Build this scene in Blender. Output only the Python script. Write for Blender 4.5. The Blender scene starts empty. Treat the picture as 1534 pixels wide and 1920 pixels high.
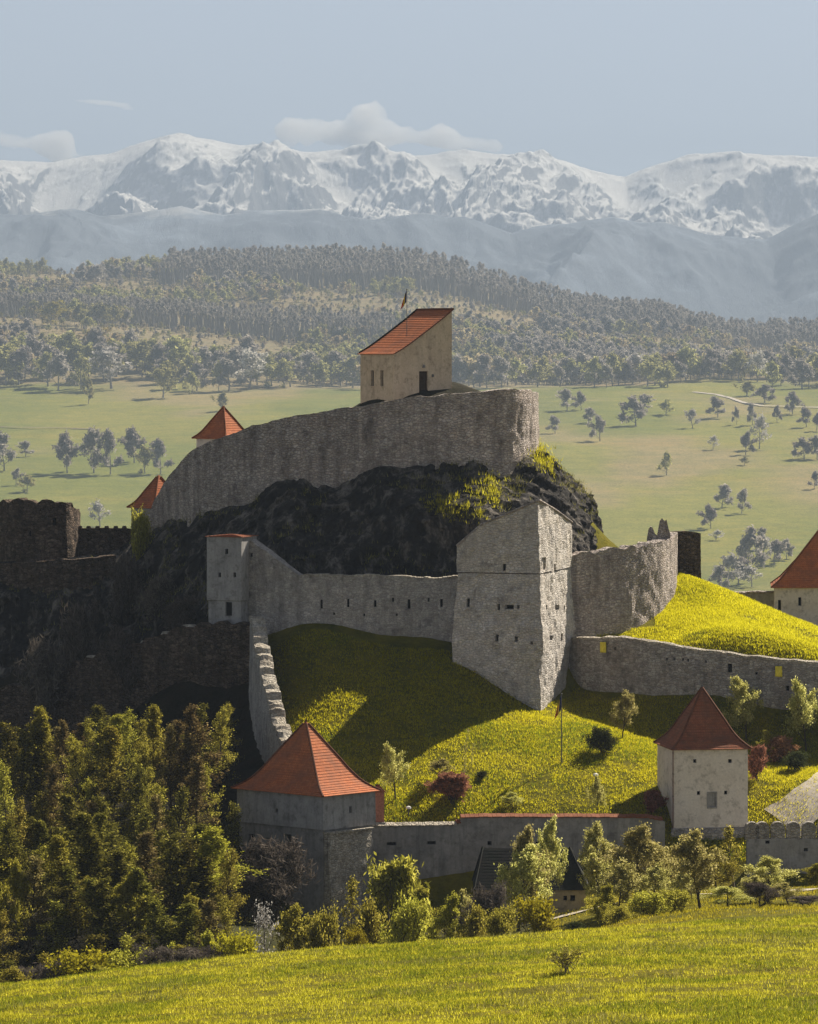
import bpy, bmesh, math, random
import numpy as np
from mathutils import Vector, Matrix

# ------------------------------------------------------------------ camera, sky, sun, exposure
F, HOR, DC, ZC = 8000.0, 680.0, 400.0, 60.0        # focal length in photo pixels, horizon row, camera distance, camera height
sc = bpy.context.scene
cam_d = bpy.data.cameras.new('camera'); cam = bpy.data.objects.new('camera', cam_d)
sc.collection.objects.link(cam); sc.camera = cam
cam.location = (0, -DC, ZC); cam.rotation_euler = (math.radians(90), 0, 0)
cam_d.sensor_fit = 'VERTICAL'; cam_d.sensor_height = 24.0; cam_d.sensor_width = 24.0
cam_d.lens = F / 1920 * 24.0; cam_d.shift_y = -(960 - HOR) / 1920
cam_d.clip_start = 1.0; cam_d.clip_end = 60000

SUN_EL, SUN_AZ = math.radians(40), math.radians(38.5)   # azimuth clockwise from +Y (away from the camera, to the right)
S = Vector((math.sin(SUN_AZ)*math.cos(SUN_EL), math.cos(SUN_AZ)*math.cos(SUN_EL), math.sin(SUN_EL)))
w = bpy.data.worlds.new('World'); sc.world = w; w.use_nodes = True
nt = w.node_tree; nt.nodes.clear()
sky = nt.nodes.new('ShaderNodeTexSky'); sky.sky_type = 'NISHITA'; sky.sun_disc = False
sky.sun_elevation = SUN_EL; sky.sun_rotation = SUN_AZ
sky.air_density = 0.5; sky.dust_density = 0.3; sky.ozone_density = 1.0; sky.altitude = 600
bg = nt.nodes.new('ShaderNodeBackground'); bg.inputs['Strength'].default_value = 0.05
wo = nt.nodes.new('ShaderNodeOutputWorld')
hs = nt.nodes.new('ShaderNodeHueSaturation'); hs.inputs['Saturation'].default_value = 0.5
nt.links.new(sky.outputs[0], hs.inputs['Color']); nt.links.new(hs.outputs[0], bg.inputs[0]); nt.links.new(bg.outputs[0], wo.inputs[0])
sun_d = bpy.data.lights.new('sun', 'SUN'); sun_d.energy = 5.0; sun_d.angle = math.radians(0.5); sun_d.color = (1, .91, .76)
sun = bpy.data.objects.new('sun', sun_d); sc.collection.objects.link(sun)
sun.rotation_euler = (-S).to_track_quat('-Z', 'Y').to_euler(); sun.location = (200, 300, 400)
sc.view_settings.view_transform = 'Standard'; sc.view_settings.look = 'None'
sc.view_settings.gamma = 1.0; sc.view_settings.exposure = 1.15
sc.cycles.max_bounces = 8; sc.cycles.diffuse_bounces = 3; sc.cycles.transmission_bounces = 4
sc.cycles.transparent_max_bounces = 8; sc.cycles.volume_bounces = 5

# ------------------------------------------------------------------ helpers
rng = np.random.default_rng(7); random.seed(7)
C = sc.collection
def at(px, py, Y):
    k = (Y + DC) / F
    return np.array(((px - 767) * k, Y, ZC - (py - HOR) * k))
def zrow(py, Y): return ZC - (py - HOR) * (Y + DC) / F
def xpx(px, Y): return (px - 767) * (Y + DC) / F

_H = np.random.default_rng(11).random(65536).astype(np.float64)
def vnoise(p):
    p = np.asarray(p, float); i = np.floor(p).astype(np.int64); f = p - i; u = f*f*f*(f*(f*6-15)+10)
    def h(dx, dy, dz):
        a = (i[..., 0]+dx)*73856093 ^ (i[..., 1]+dy)*19349663 ^ (i[..., 2]+dz)*83492791
        return _H[(a ^ (a >> 13)) & 65535]
    ux, uy, uz = u[..., 0], u[..., 1], u[..., 2]
    def l(a, b, t): return a + (b-a)*t
    return l(l(l(h(0,0,0),h(1,0,0),ux), l(h(0,1,0),h(1,1,0),ux), uy),
             l(l(h(0,0,1),h(1,0,1),ux), l(h(0,1,1),h(1,1,1),ux), uy), uz)*2-1
def pnoise(p):
    p = np.asarray(p, float); i = np.floor(p).astype(np.int64); f = p - i; u = f*f*f*(f*(f*6-15)+10)
    def g(dx, dy):
        a = (i[..., 0]+dx)*73856093 ^ (i[..., 1]+dy)*19349663 ^ i[..., 2]*83492791
        t = _H[(a ^ (a >> 11)) & 65535]*2*np.pi; return np.cos(t)*(f[..., 0]-dx) + np.sin(t)*(f[..., 1]-dy)
    ux, uy = u[..., 0], u[..., 1]; a = g(0, 0); b = g(1, 0); c = g(0, 1); d = g(1, 1)
    return ((a+(b-a)*ux)*(1-uy) + (c+(d-c)*ux)*uy)*1.4
def ridged(p, s, o=8, gain=.52):
    p = np.asarray(p, float)*s; r = 0; a = 1.0; t = 0; w = 1.0
    for k in range(o):
        n = (1-np.abs(pnoise(p+np.array((31.7*k, 11.3*k, k)))))**2*w; w = np.clip(n*1.8, 0, 1); r = r+a*n; t += a; a *= gain
        p = p @ np.array(((1.6, 1.2, 0), (-1.2, 1.6, 0), (0, 0, 1.)))
    return r/t
def fbm(p, s=1.0, o=4, ridge=False):
    p = np.asarray(p, float)*s; r = 0; a = 1.0; t = 0
    for k in range(o):
        n = vnoise(p + 17.3*k)
        if ridge: n = 1 - 2*np.abs(n)
        r = r + a*n; t += a; a *= .5; p = p*2.03
    return r/t

def mesh(name, V, Fs, mats, parent=None, smooth=False, loc=None, mi=None, link=True, uv=None):
    V = np.asarray(V, np.float32)
    if loc is not None: V = V - np.asarray(loc, np.float32)
    me = bpy.data.meshes.new(name)
    if isinstance(Fs, np.ndarray):
        n, k = Fs.shape
        me.vertices.add(len(V)); me.vertices.foreach_set('co', V.ravel())
        me.loops.add(n*k); me.loops.foreach_set('vertex_index', Fs.astype(np.int32).ravel())
        me.polygons.add(n); me.polygons.foreach_set('loop_start', np.arange(0, n*k, k, dtype=np.int32))
        me.update(calc_edges=True)
    else:
        me.from_pydata(V.tolist(), [], [list(map(int, f)) for f in Fs]); me.update()
    if not isinstance(mats, (list, tuple)): mats = [mats]
    for m in mats: me.materials.append(m)
    if mi is not None: me.polygons.foreach_set('material_index', np.asarray(mi, np.int32))
    me.polygons.foreach_set('use_smooth', np.full(len(me.polygons), smooth))
    if uv is not None:
        l = me.uv_layers.new(name='UVMap'); l.data.foreach_set('uv', np.asarray(uv, np.float32).ravel())
    me.validate()
    if not link: return me
    o = bpy.data.objects.new(name, me); C.objects.link(o)
    if loc is not None and parent is None: o.location = [float(v) for v in loc]
    if parent is not None: o.parent = parent
    return o
def tag(o, label=None, cat=None, group=None, kind=None):
    if label: o['label'] = label
    if cat: o['category'] = cat
    if group: o['group'] = group
    if kind: o['kind'] = kind
    return o
def empty(name, loc, label, cat, group=None):
    o = bpy.data.objects.new(name, None); C.objects.link(o); o.location = [float(v) for v in loc]
    o.empty_display_size = .5
    return tag(o, label, cat, group)

class MB:                                    # collects quads / polys
    def __init__(s): s.V = []; s.F = []
    def add(s, V, Fs):
        n = len(s.V); s.V += [tuple(map(float, v)) for v in V]; s.F += [tuple(i+n for i in f) for f in Fs]
    def box(s, c, t, w, d, h, taper=1.0):    # centre bottom c, tangent t (2D), width along t, depth, height
        t = np.array([t[0], t[1], 0.]); t /= np.linalg.norm(t); n = np.array([-t[1], t[0], 0.]); c = np.asarray(c, float); z = np.array([0, 0, 1.])
        v = []
        for k, sc_ in ((0, 1.0), (h, taper)):
            for a, b in ((-1, -1), (1, -1), (1, 1), (-1, 1)): v.append(c + t*a*w/2*sc_ + n*b*d/2*sc_ + z*k)
        s.add(v, [(3,2,1,0),(4,5,6,7),(0,1,5,4),(1,2,6,5),(2,3,7,6),(3,0,4,7)])
    def tube(s, pts, rad, sides=6, cap=True):
        pts = [np.asarray(p, float) for p in pts]; rings = []
        for i, p in enumerate(pts):
            d = pts[min(i+1, len(pts)-1)] - pts[max(i-1, 0)]; d /= np.linalg.norm(d)+1e-9
            a = np.cross(d, (0, 0, 1.) if abs(d[2]) < .9 else (1., 0, 0)); a /= np.linalg.norm(a); b = np.cross(d, a)
            r = rad[i] if hasattr(rad, '__len__') else rad
            rings.append([p + r*(a*math.cos(2*math.pi*k/sides) + b*math.sin(2*math.pi*k/sides)) for k in range(sides)])
        V = [v for r in rings for v in r]; Fs = []
        for i in range(len(pts)-1):
            for k in range(sides):
                k2 = (k+1) % sides; Fs.append((i*sides+k, i*sides+k2, (i+1)*sides+k2, (i+1)*sides+k))
        if cap: Fs += [tuple(range(sides))[::-1], tuple((len(pts)-1)*sides+k for k in range(sides))]
        s.add(V, Fs)
    def build(s, name, m, parent=None, loc=None, smooth=False): return mesh(name, s.V, s.F, m, parent, smooth, loc)

# ------------------------------------------------------------------ materials
def newmat(name):
    m = bpy.data.materials.new(name); m.use_nodes = True; n = m.node_tree; n.nodes.clear()
    out = n.nodes.new('ShaderNodeOutputMaterial'); return m, n, out
def nd(n, t, ins=None, **kw):
    x = n.nodes.new(t)
    for k, v in kw.items(): setattr(x, k, v)
    for k, v in (ins or {}).items():
        if isinstance(v, bpy.types.NodeSocket): n.links.new(v, x.inputs[k])
        else: x.inputs[k].default_value = v
    return x
def mixc(n, fac, a, b, mode='MIX'):
    x = n.nodes.new('ShaderNodeMix'); x.data_type = 'RGBA'; x.blend_type = mode
    for idx, v in ((0, fac), (6, a), (7, b)):
        if isinstance(v, bpy.types.NodeSocket): n.links.new(v, x.inputs[idx])
        else: x.inputs[idx].default_value = v if idx == 0 else (*v[:3], 1)
    return x.outputs[2]
def ramp(n, fac, stops):
    r = n.nodes.new('ShaderNodeValToRGB'); e = r.color_ramp.elements
    while len(e) > 1: e.remove(e[0])
    for i, (p, c) in enumerate(stops):
        q = e[0] if i == 0 else e.new(p)
        q.position = p; q.color = (*c, 1) if hasattr(c, '__len__') else (c, c, c, 1)
    n.links.new(fac, r.inputs[0]); return r.outputs[0]
def coords(n, scale=(1, 1, 1)):
    t = n.nodes.new('ShaderNodeTexCoord'); m = nd(n, 'ShaderNodeMapping', {'Vector': t.outputs['Object'], 'Scale': scale}); return m.outputs[0]
def noise(n, vec, s, det=4, rough=.6):
    return nd(n, 'ShaderNodeTexNoise', {'Vector': vec, 'Scale': s, 'Detail': det, 'Roughness': rough}).outputs['Fac']
def finish(n, out, col, rough=.9, height=None, strength=.5, dist=.1, spec=.2):
    b = nd(n, 'ShaderNodeBsdfPrincipled', {'Roughness': rough, 'Specular IOR Level': spec})
    if isinstance(col, bpy.types.NodeSocket): n.links.new(col, b.inputs['Base Color'])
    else: b.inputs['Base Color'].default_value = (*col, 1)
    if height is not None:
        bp = nd(n, 'ShaderNodeBump', {'Height': height, 'Strength': strength, 'Distance': dist}); n.links.new(bp.outputs[0], b.inputs['Normal'])
    n.links.new(b.outputs[0], out.inputs[0])

def rubble(name, dark, mid, light, stain=.5, sc_=2.6, bump=.9, dist=.18, warm=(.30, .20, .11), warm_amt=.35):
    m, n, out = newmat(name)
    v = coords(n); vs = coords(n, (1, 1, 1.7)); vz = coords(n, (1, 1, .16))
    ed = nd(n, 'ShaderNodeTexVoronoi', {'Vector': vs, 'Scale': sc_, 'Randomness': .95}, feature='DISTANCE_TO_EDGE').outputs['Distance']
    ce = nd(n, 'ShaderNodeTexVoronoi', {'Vector': vs, 'Scale': sc_, 'Randomness': .95}, feature='F1')
    cell = nd(n, 'ShaderNodeSeparateColor', {'Color': ce.outputs['Color']}).outputs[0]
    col = ramp(n, cell, [(0, dark), (.45, mid), (1, light)])
    big = noise(n, v, .35, 5, .65)
    col = mixc(n, ramp(n, big, [(.42, 0), (.7, warm_amt)]), col, warm)
    st = noise(n, vz, 1.1, 5, .65)
    col = mixc(n, ramp(n, st, [(.42, 0), (.66, stain)]), col, tuple(c*.45 for c in dark))
    col = mixc(n, 1.0, col, ramp(n, noise(n, v, .9, 6, .7), [(.32, (.5, .49, .51)), (.46, (.97, .97, .97)), (.62, (1.12, 1.1, 1.08))]), 'MULTIPLY')
    mort = ramp(n, ed, [(0, 1), (.07, 0)])
    col = mixc(n, mort, col, tuple(c*.7 for c in dark))
    fine = noise(n, v, 7, 5, .7)
    col = mixc(n, .45, col, ramp(n, fine, [(.3, .3), (.65, 1.)]), 'MULTIPLY')
    pit = nd(n, 'ShaderNodeMath', {0: noise(n, v, 1.5, 5, .7), 1: 1.6}, operation='MULTIPLY').outputs[0]
    h = nd(n, 'ShaderNodeMath', {0: ramp(n, ed, [(0, 0), (.18, 1)]), 1: pit}, operation='ADD').outputs[0]
    h = nd(n, 'ShaderNodeMath', {0: h, 1: fine}, operation='ADD').outputs[0]
    finish(n, out, col, .95, h, bump, dist, .1); return m
def plaster(name, base, stain_c, patch_c, st=.5, bump=.35):
    m, n, out = newmat(name)
    v = coords(n); vz = coords(n, (1, 1, .13))
    c = mixc(n, ramp(n, noise(n, v, .5, 5, .65), [(.4, 0), (.68, 1)]), base, patch_c)
    c = mixc(n, ramp(n, noise(n, vz, 1.3, 5, .7), [(.48, 0), (.78, st)]), c, stain_c)
    c = mixc(n, 1.0, c, ramp(n, noise(n, v, 1.4, 6, .7), [(.33, (.62, .61, .6)), (.48, (1, 1, 1))]), 'MULTIPLY')
    f = noise(n, v, 5, 5, .7)
    c = mixc(n, .35, c, ramp(n, f, [(.3, .4), (.7, 1)]), 'MULTIPLY')
    finish(n, out, c, .92, f, bump, .06, .15); return m
def plain(name, col, rough=.8, var=.3, s=3, bump=.2, metal=0):
    m, n, out = newmat(name); v = coords(n); f = noise(n, v, s, 4)
    c = mixc(n, ramp(n, f, [(.3, 0), (.7, 1)]), tuple(k*(1-var) for k in col), tuple(min(1, k*(1+var)) for k in col))
    finish(n, out, c, rough, f, bump, .03); return m
def tiles(name, a, b, moss):
    m, n, out = newmat(name)
    uv = n.nodes.new('ShaderNodeUVMap').outputs[0]
    br = nd(n, 'ShaderNodeTexBrick', {'Vector': uv, 'Scale': 1.0, 'Brick Width': .22, 'Row Height': .27, 'Mortar Size': .012,
            'Color1': (*a, 1), 'Color2': (*b, 1), 'Mortar': (*[k*.35 for k in a], 1)})
    v = coords(n); big = noise(n, v, .6, 5, .65)
    c = mixc(n, ramp(n, big, [(.40, 0), (.66, .9)]), br.outputs['Color'], moss)
    c = mixc(n, .4, c, ramp(n, noise(n, v, 3.5, 4, .7), [(.3, .3), (.65, 1)]), 'MULTIPLY')
    finish(n, out, c, .85, br.outputs['Fac'], -.5, .03, .15); return m
def leafmat(name, stops, transl=.45):
    m, n, out = newmat(name)
    g = n.nodes.new('ShaderNodeNewGeometry'); oi = n.nodes.new('ShaderNodeObjectInfo')
    c = ramp(n, g.outputs['Random Per Island'], stops)
    hv = nd(n, 'ShaderNodeHueSaturation', {'Color': c, 'Saturation': 1.0,
        'Hue': nd(n, 'ShaderNodeMapRange', {0: oi.outputs['Random'], 3: .485, 4: .515}).outputs[0],
        'Value': nd(n, 'ShaderNodeMapRange', {0: oi.outputs['Random'], 3: .75, 4: 1.25}).outputs[0]})
    d = nd(n, 'ShaderNodeBsdfDiffuse', {'Color': hv.outputs[0]}); t = nd(n, 'ShaderNodeBsdfTranslucent', {'Color': hv.outputs[0]})
    mx = nd(n, 'ShaderNodeMixShader', {0: transl, 1: d.outputs[0], 2: t.outputs[0]}); n.links.new(mx.outputs[0], out.inputs[0]); return m

M = {}
M['tower'] = rubble('tower_rubble_stone', (.64, .585, .53), (.76, .70, .64), (.86, .81, .75), .3, 2.6, .9, .10, (.52, .42, .32))
M['wall_grey'] = rubble('grey_wall_stone', (.44, .41, .385), (.56, .525, .49), (.68, .64, .60), .6, 2.8, .8, .10, (.42, .36, .29))
M['wall_warm'] = rubble('warm_wall_stone', (.52, .445, .405), (.70, .61, .555), (.84, .755, .69), .7, 2.4, 1.0, .15, (.55, .42, .34))
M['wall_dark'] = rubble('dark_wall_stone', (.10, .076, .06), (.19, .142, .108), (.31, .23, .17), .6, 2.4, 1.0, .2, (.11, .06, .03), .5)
M['wall_low'] = rubble('coursed_wall_stone', (.36, .33, .30), (.50, .46, .42), (.64, .60, .55), .5, 2.4, .8, .12)
M['pale_stone'] = rubble('pale_sunlit_stone', (.42, .38, .31), (.60, .54, .45), (.74, .68, .58), .25, 3.0, .8, .12)  # pale stone; on ruined crests its colour carries the sunlight
M['ochre'] = plaster('ochre_plaster', (.66, .535, .38), (.26, .20, .15), (.54, .42, .29), .55)
M['cream'] = plaster('cream_plaster', (.82, .74, .65), (.55, .46, .38), (.76, .675, .58), .35)
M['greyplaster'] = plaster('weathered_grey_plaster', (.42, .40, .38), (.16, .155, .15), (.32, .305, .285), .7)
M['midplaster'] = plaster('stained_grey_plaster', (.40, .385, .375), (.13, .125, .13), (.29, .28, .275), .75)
M['darkplaster'] = plaster('dark_grey_plaster', (.33, .315, .30), (.10, .097, .097), (.21, .20, .195), .85)  # darkest of the grey plasters, with strong streaks
M['tiles'] = tiles('orange_roof_tiles', (.62, .20, .075), (.50, .145, .055), (.33, .125, .065))
M['tiles_dull'] = tiles('dull_red_roof_tiles', (.40, .14, .065), (.32, .10, .05), (.20, .085, .05))
M['tiles_black'] = tiles('blackened_shingles', (.045, .038, .032), (.03, .026, .024), (.025, .03, .02))
M['void'] = plain('dark_opening', (.012, .011, .011), .95, .2)  # near-black colour standing in for the unlit depth of openings
M['wood'] = plain('dark_wood', (.045, .03, .02), .8, .4, 6)
M['iron'] = plain('grey_iron', (.12, .115, .11), .5, .2)
M['pipe'] = plain('brown_metal_pipe', (.16, .07, .05), .5, .2)
M['brick'] = plain('red_brick', (.36, .15, .10), .85, .35, 6)
M['yellow'] = plain('yellow_banner_cloth', (.75, .62, .06), .8, .15, 5)
M['flag_blue'] = plain('blue_flag_cloth', (.01, .02, .10), .8, .15, 5)
M['flag_yellow'] = plain('yellow_flag_cloth', (.75, .50, .03), .8, .15, 5)
M['flag_red'] = plain('red_flag_cloth', (.55, .03, .02), .8, .15, 5)
M['white'] = plain('white_paint', (.75, .73, .70), .5, .1)
M['path'] = plain('pale_gravel', (.42, .37, .31), .95, .25, 1.2, .5)
M['bark'] = plain('grey_brown_bark', (.055, .042, .03), .95, .4, 5, .6)
M['palebark'] = plain('pale_bark', (.16, .13, .10), .95, .4, 5, .5)
M['blossombark'] = plain('blue_grey_bark', (.22, .20, .18), .95, .3, 5)
Y1 = [(0, (.16, .15, .015)), (.5, (.32, .29, .035)), (1, (.52, .46, .09))]
M['leaf_yellow'] = leafmat('spring_yellow_leaves', Y1, .62)
M['leaf_olive'] = leafmat('olive_budding_leaves', [(0, (.12, .11, .014)), (.6, (.34, .30, .04)), (1, (.62, .54, .12))], .6)
M['leaf_wood_shade'] = leafmat('shade_darkened_olive_leaves', [(0, (.05, .05, .010)), (.7, (.15, .135, .022)), (1, (.44, .39, .08))], .5)  # darker leaf copy: the hillside's shadow is put into the colour
M['leaf_brownish'] = leafmat('brownish_budding_leaves', [(0, (.07, .05, .02)), (.6, (.20, .15, .05)), (1, (.38, .30, .12))], .5)
M['leaf_pale'] = leafmat('pale_green_leaves', [(0, (.26, .25, .06)), (.6, (.48, .44, .13)), (1, (.68, .62, .27))], .6)
M['leaf_dark'] = leafmat('dark_green_leaves', [(0, (.03, .035, .015)), (1, (.08, .085, .03))], .3)
M['leaf_bright'] = leafmat('bright_yellow_leaves', [(0, (.22, .20, .01)), (1, (.48, .42, .03))], .5)
M['twig_red'] = leafmat('reddish_twigs', [(0, (.18, .085, .055)), (1, (.42, .20, .12))], .35)
M['twig_dark'] = leafmat('dark_bare_twigs', [(0, (.06, .05, .045)), (1, (.20, .165, .135))], .2)
M['twig_white'] = leafmat('white_blossom', [(0, (.30, .28, .25)), (1, (.60, .57, .53))], .4)
M['far_bare'] = leafmat('haze_grey_bare_crown', [(0, (.20, .18, .165)), (.6, (.29, .26, .23)), (1, (.42, .375, .33))], .55)  # lightened and greyed so the colour carries distant haze
M['far_bud'] = leafmat('budding_crown', [(0, (.19, .185, .07)), (.6, (.32, .295, .11)), (1, (.46, .42, .18))], .55)
M['far_brown'] = leafmat('brown_budding_crown', [(0, (.25, .195, .115)), (.6, (.37, .295, .17)), (1, (.50, .41, .24))], .55)
M['far_gold'] = leafmat('golden_crown', [(0, (.20, .16, .03)), (1, (.42, .34, .06))], .3)
M['blade'] = leafmat('grass_blades', [(0, (.16, .15, .006)), (.6, (.36, .325, .012)), (1, (.60, .53, .06))], .75)
M['blade_green'] = leafmat('fresh_green_blades', [(0, (.08, .10, .006)), (.6, (.18, .205, .012)), (1, (.30, .32, .03))], .55)
M['blade_straw'] = leafmat('dull_grass_tussocks', [(0, (.06, .06, .012)), (.6, (.16, .14, .03)), (1, (.36, .31, .12))], .45)
M['blade_brightened'] = leafmat('sun_brightened_blades', [(0, (.28, .255, .006)), (.6, (.52, .46, .010)), (1, (.70, .62, .04))], .75)  # brighter blade copy, making up in colour for weak sun on the slope

def mat_ground():
    m, n, out = newmat('ground')
    v = coords(n)
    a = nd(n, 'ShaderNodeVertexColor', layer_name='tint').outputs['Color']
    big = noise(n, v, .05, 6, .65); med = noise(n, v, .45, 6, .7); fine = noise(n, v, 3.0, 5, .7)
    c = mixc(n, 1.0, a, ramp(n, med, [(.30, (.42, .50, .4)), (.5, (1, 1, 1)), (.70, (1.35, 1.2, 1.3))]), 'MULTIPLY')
    c = mixc(n, 1.0, c, ramp(n, big, [(.3, (.78, .82, .8)), (.7, (1.2, 1.12, 1.1))]), 'MULTIPLY')
    c = mixc(n, .7, c, ramp(n, fine, [(.3, .5), (.65, 1.)]), 'MULTIPLY')
    va = coords(n, (.004, .02, .02)); st = noise(n, va, 1.0, 6, .7)
    c = mixc(n, .6, c, ramp(n, st, [(.35, (.8, .86, .8)), (.5, (1, 1, 1)), (.62, (1.15, 1.02, .95))]), 'MULTIPLY')
    h = nd(n, 'ShaderNodeMath', {0: fine, 1: med}, operation='ADD').outputs[0]
    finish(n, out, c, .95, h, .8, .25, .05); return m
M['ground'] = mat_ground()
def mat_rock():
    m, n, out = newmat('crag_rock')
    v = coords(n); vz = coords(n, (1, 1, .35)); g = n.nodes.new('ShaderNodeNewGeometry')
    f1 = noise(n, vz, .7, 6, .7); f2 = noise(n, v, 2.6, 6, .75)
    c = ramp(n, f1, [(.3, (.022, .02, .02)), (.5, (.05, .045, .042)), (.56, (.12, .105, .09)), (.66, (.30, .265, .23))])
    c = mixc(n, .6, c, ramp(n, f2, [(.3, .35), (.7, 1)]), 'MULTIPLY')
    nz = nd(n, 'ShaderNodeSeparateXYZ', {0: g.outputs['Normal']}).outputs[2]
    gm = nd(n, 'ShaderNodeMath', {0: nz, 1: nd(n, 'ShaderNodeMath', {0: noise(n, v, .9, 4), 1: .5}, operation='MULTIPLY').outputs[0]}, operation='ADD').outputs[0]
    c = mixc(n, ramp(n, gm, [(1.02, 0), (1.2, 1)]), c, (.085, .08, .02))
    h = nd(n, 'ShaderNodeMath', {0: f1, 1: f2}, operation='ADD').outputs[0]
    finish(n, out, c, .95, h, 1.0, .35, .1); return m
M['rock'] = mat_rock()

# ------------------------------------------------------------------ terrain
CP = []                                                  # control points of the castle hill (x, y, z)
def cp(px, row, Y): CP.append(tuple(at(px, row, Y)))
def cz(px, Z, Y): CP.append((xpx(px, Y), Y, Z))
for px, row in ((0, 1990), (767, 1950), (1534, 1925)): cp(px, row, -200)
for x in (-120, -40, 0, 40, 120): CP.append((x, -260, 34 - abs(x)*.03)); CP.append((x, -400, 57.3 - abs(x)*.06))
for px, row in ((-300, 1900), (0, 1858), (250, 1828), (420, 1802), (600, 1785), (900, 1766), (1200, 1744), (1534, 1727), (1800, 1715)): cp(px, row, -105)
for px, Z in ((-300, 8), (0, 10), (400, 10), (767, 12), (1000, 13.2)): cz(px, Z, -70)
cp(1200, 1722, -75); cp(1534, 1705, -75); cp(1200, 1690, -50); cp(1534, 1683, -50); cp(1200, 1672, -32); cp(1534, 1664, -30); cp(1800, 1660, -30)
for px, row in ((600, 1712), (700, 1706), (900, 1698), (1240, 1672), (1534, 1658)): cp(px, row, -24)
cp(440, 1715, -34)
for px, row in ((1240,1684),(1330,1676),(1410,1672),(1534,1666),(1700,1662)): cp(px, row, -21.5)
for px, row, Y in ((0,1770,-60),(200,1750,-60),(400,1760,-55),(0,1620,-25),(200,1600,-25),(380,1600,-25),(0,1460,0),(200,1430,0),(430,1440,-2),
                   (0,1380,30),(200,1365,26),(400,1350,14),(470,1400,4),(-200,1500,0),(-200,1400,30),(430,1390,14),(0,1370,37),(120,1360,35),
                   (0,1090,52),(390,1240,20),(280,1010,52),(120,1070,54)): cp(px, row, Y)
cz(0, 18, 85); cz(250, 34, 78); cz(-200, 10, 70)
for px, row, Y in ((600,1545,-17),(720,1541,-16),(900,1532,-16),(1230,1528,-14),(1330,1565,-14),(1450,1500,-10),(1534,1470,-8),(1534,1555,-14),(1420,1560,-14),(1700,1500,-8),
                   (540,1218,14),(700,1228,14),(860,1235,13),(1007,1337,9),(1060,1300,19),(1072,1292,20.5),(1100,1294,18),(1250,1328,13),(1400,1352,10.5),(1534,1368,9),(1040,1312,14),(1750,1390,6),
                   (620,1310,6),(600,1430,-6),(700,1330,4),(710,1437,-6),(800,1310,6),(900,1395,-3),(1060,1345,6),(1200,1400,0),(1200,1490,-10),(1095,1205,23),(1160,1194,26),(1300,1214,17),(1400,1226,14.5),(1534,1240,13),(1262,1088,41),(1312,1088,44),(1420,1158,33),(1534,1230,24),(1700,1300,16),(1300,1150,30)): cp(px, row, Y)
cz(1420, 28, 58); cz(1534, 29, 58); cz(1700, 26, 60); cz(1262, 33, 56)
for px, row in ((480, 1110), (600, 1105), (720, 1100), (860, 1100), (1000, 1085)): cp(px, row, 24)
cp(1100, 1110, 32); cp(1180, 1110, 38)
for px, Z, Y in ((700,55.6,42),(760,56.2,40),(850,56,42),(960,55,44),(560,51,46),(475,48,54),(380,45,60),(800,55,60),(930,53,60),(1080,30,60),(1250,26,72),(800,30,95),(400,25,100),(1200,12,100)): cz(px, Z, Y)
for x, y, z in ((-150,-200,10),(-150,-60,0),(-150,60,-10),(150,-200,22),(150,-60,10),(150,60,-5),(-100,160,-18),(0,160,-15),(100,160,-18)): CP.append((x, y, z))
CP = np.array(CP)
def _phi(r2): return np.sqrt(r2 + 16.0)
def _solve():
    n = len(CP); d2 = ((CP[:, None, :2] - CP[None, :, :2])**2).sum(-1)
    A = np.zeros((n+3, n+3)); A[:n, :n] = -_phi(d2) - np.eye(n)*(-.4)
    Pm = np.c_[np.ones(n), CP[:, :2]]; A[:n, n:] = Pm; A[n:, :n] = Pm.T
    return np.linalg.solve(A, np.r_[CP[:, 2], 0, 0, 0])
_W = _solve()
def near_z(x, y):
    x = np.asarray(x, float); y = np.asarray(y, float); sh = x.shape; x = x.ravel(); y = y.ravel(); out = np.empty(len(x))
    for i in range(0, len(x), 20000):
        a = x[i:i+20000]; b = y[i:i+20000]
        d2 = (a[:, None]-CP[None, :, 0])**2 + (b[:, None]-CP[None, :, 1])**2
        out[i:i+20000] = -_phi(d2) @ _W[:-3] + _W[-3] + _W[-2]*a + _W[-1]*b
    return out.reshape(sh)
def sstep(a, b, v): t = np.clip((v-a)/(b-a), 0, 1); return t*t*(3-2*t)
KF = 2.0
FD = np.array([-2000, 0, 300, 650, 1400*KF, 1600*KF, 2000*KF, 2500*KF, 2580*KF, 2850*KF, 3020*KF, 3600*KF, 4600*KF, 12000, 60000.])
FZL = np.array([0.0, 10.0, 0.0, -28.0, -120.0, -108.0, -50.0, 28.0, 36.0, 108.0, 120.0, 218.0, -20.0, -40.0, -60.0])
FZM = np.array([0.0, 10.0, 0.0, -28.0, -120.0, -108.0, -50.0, 28.0, 36.0, 60.0, 96.0, 214.0, -20.0, -40.0, -60.0])
FZR = np.array([0.0, 10.0, 0.0, -28.0, -120.0, -108.0, -50.0, 24.0, 30.0, 40.0, 56.0, 132.0, -20.0, -40.0, -60.0])
FZE = np.array([0.0, 10.0, 0.0, -28.0, -120.0, -108.0, -50.0, 20.0, 24.0, 30.0, 40.0, 92.0, -40.0, -40.0, -60.0])
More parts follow.
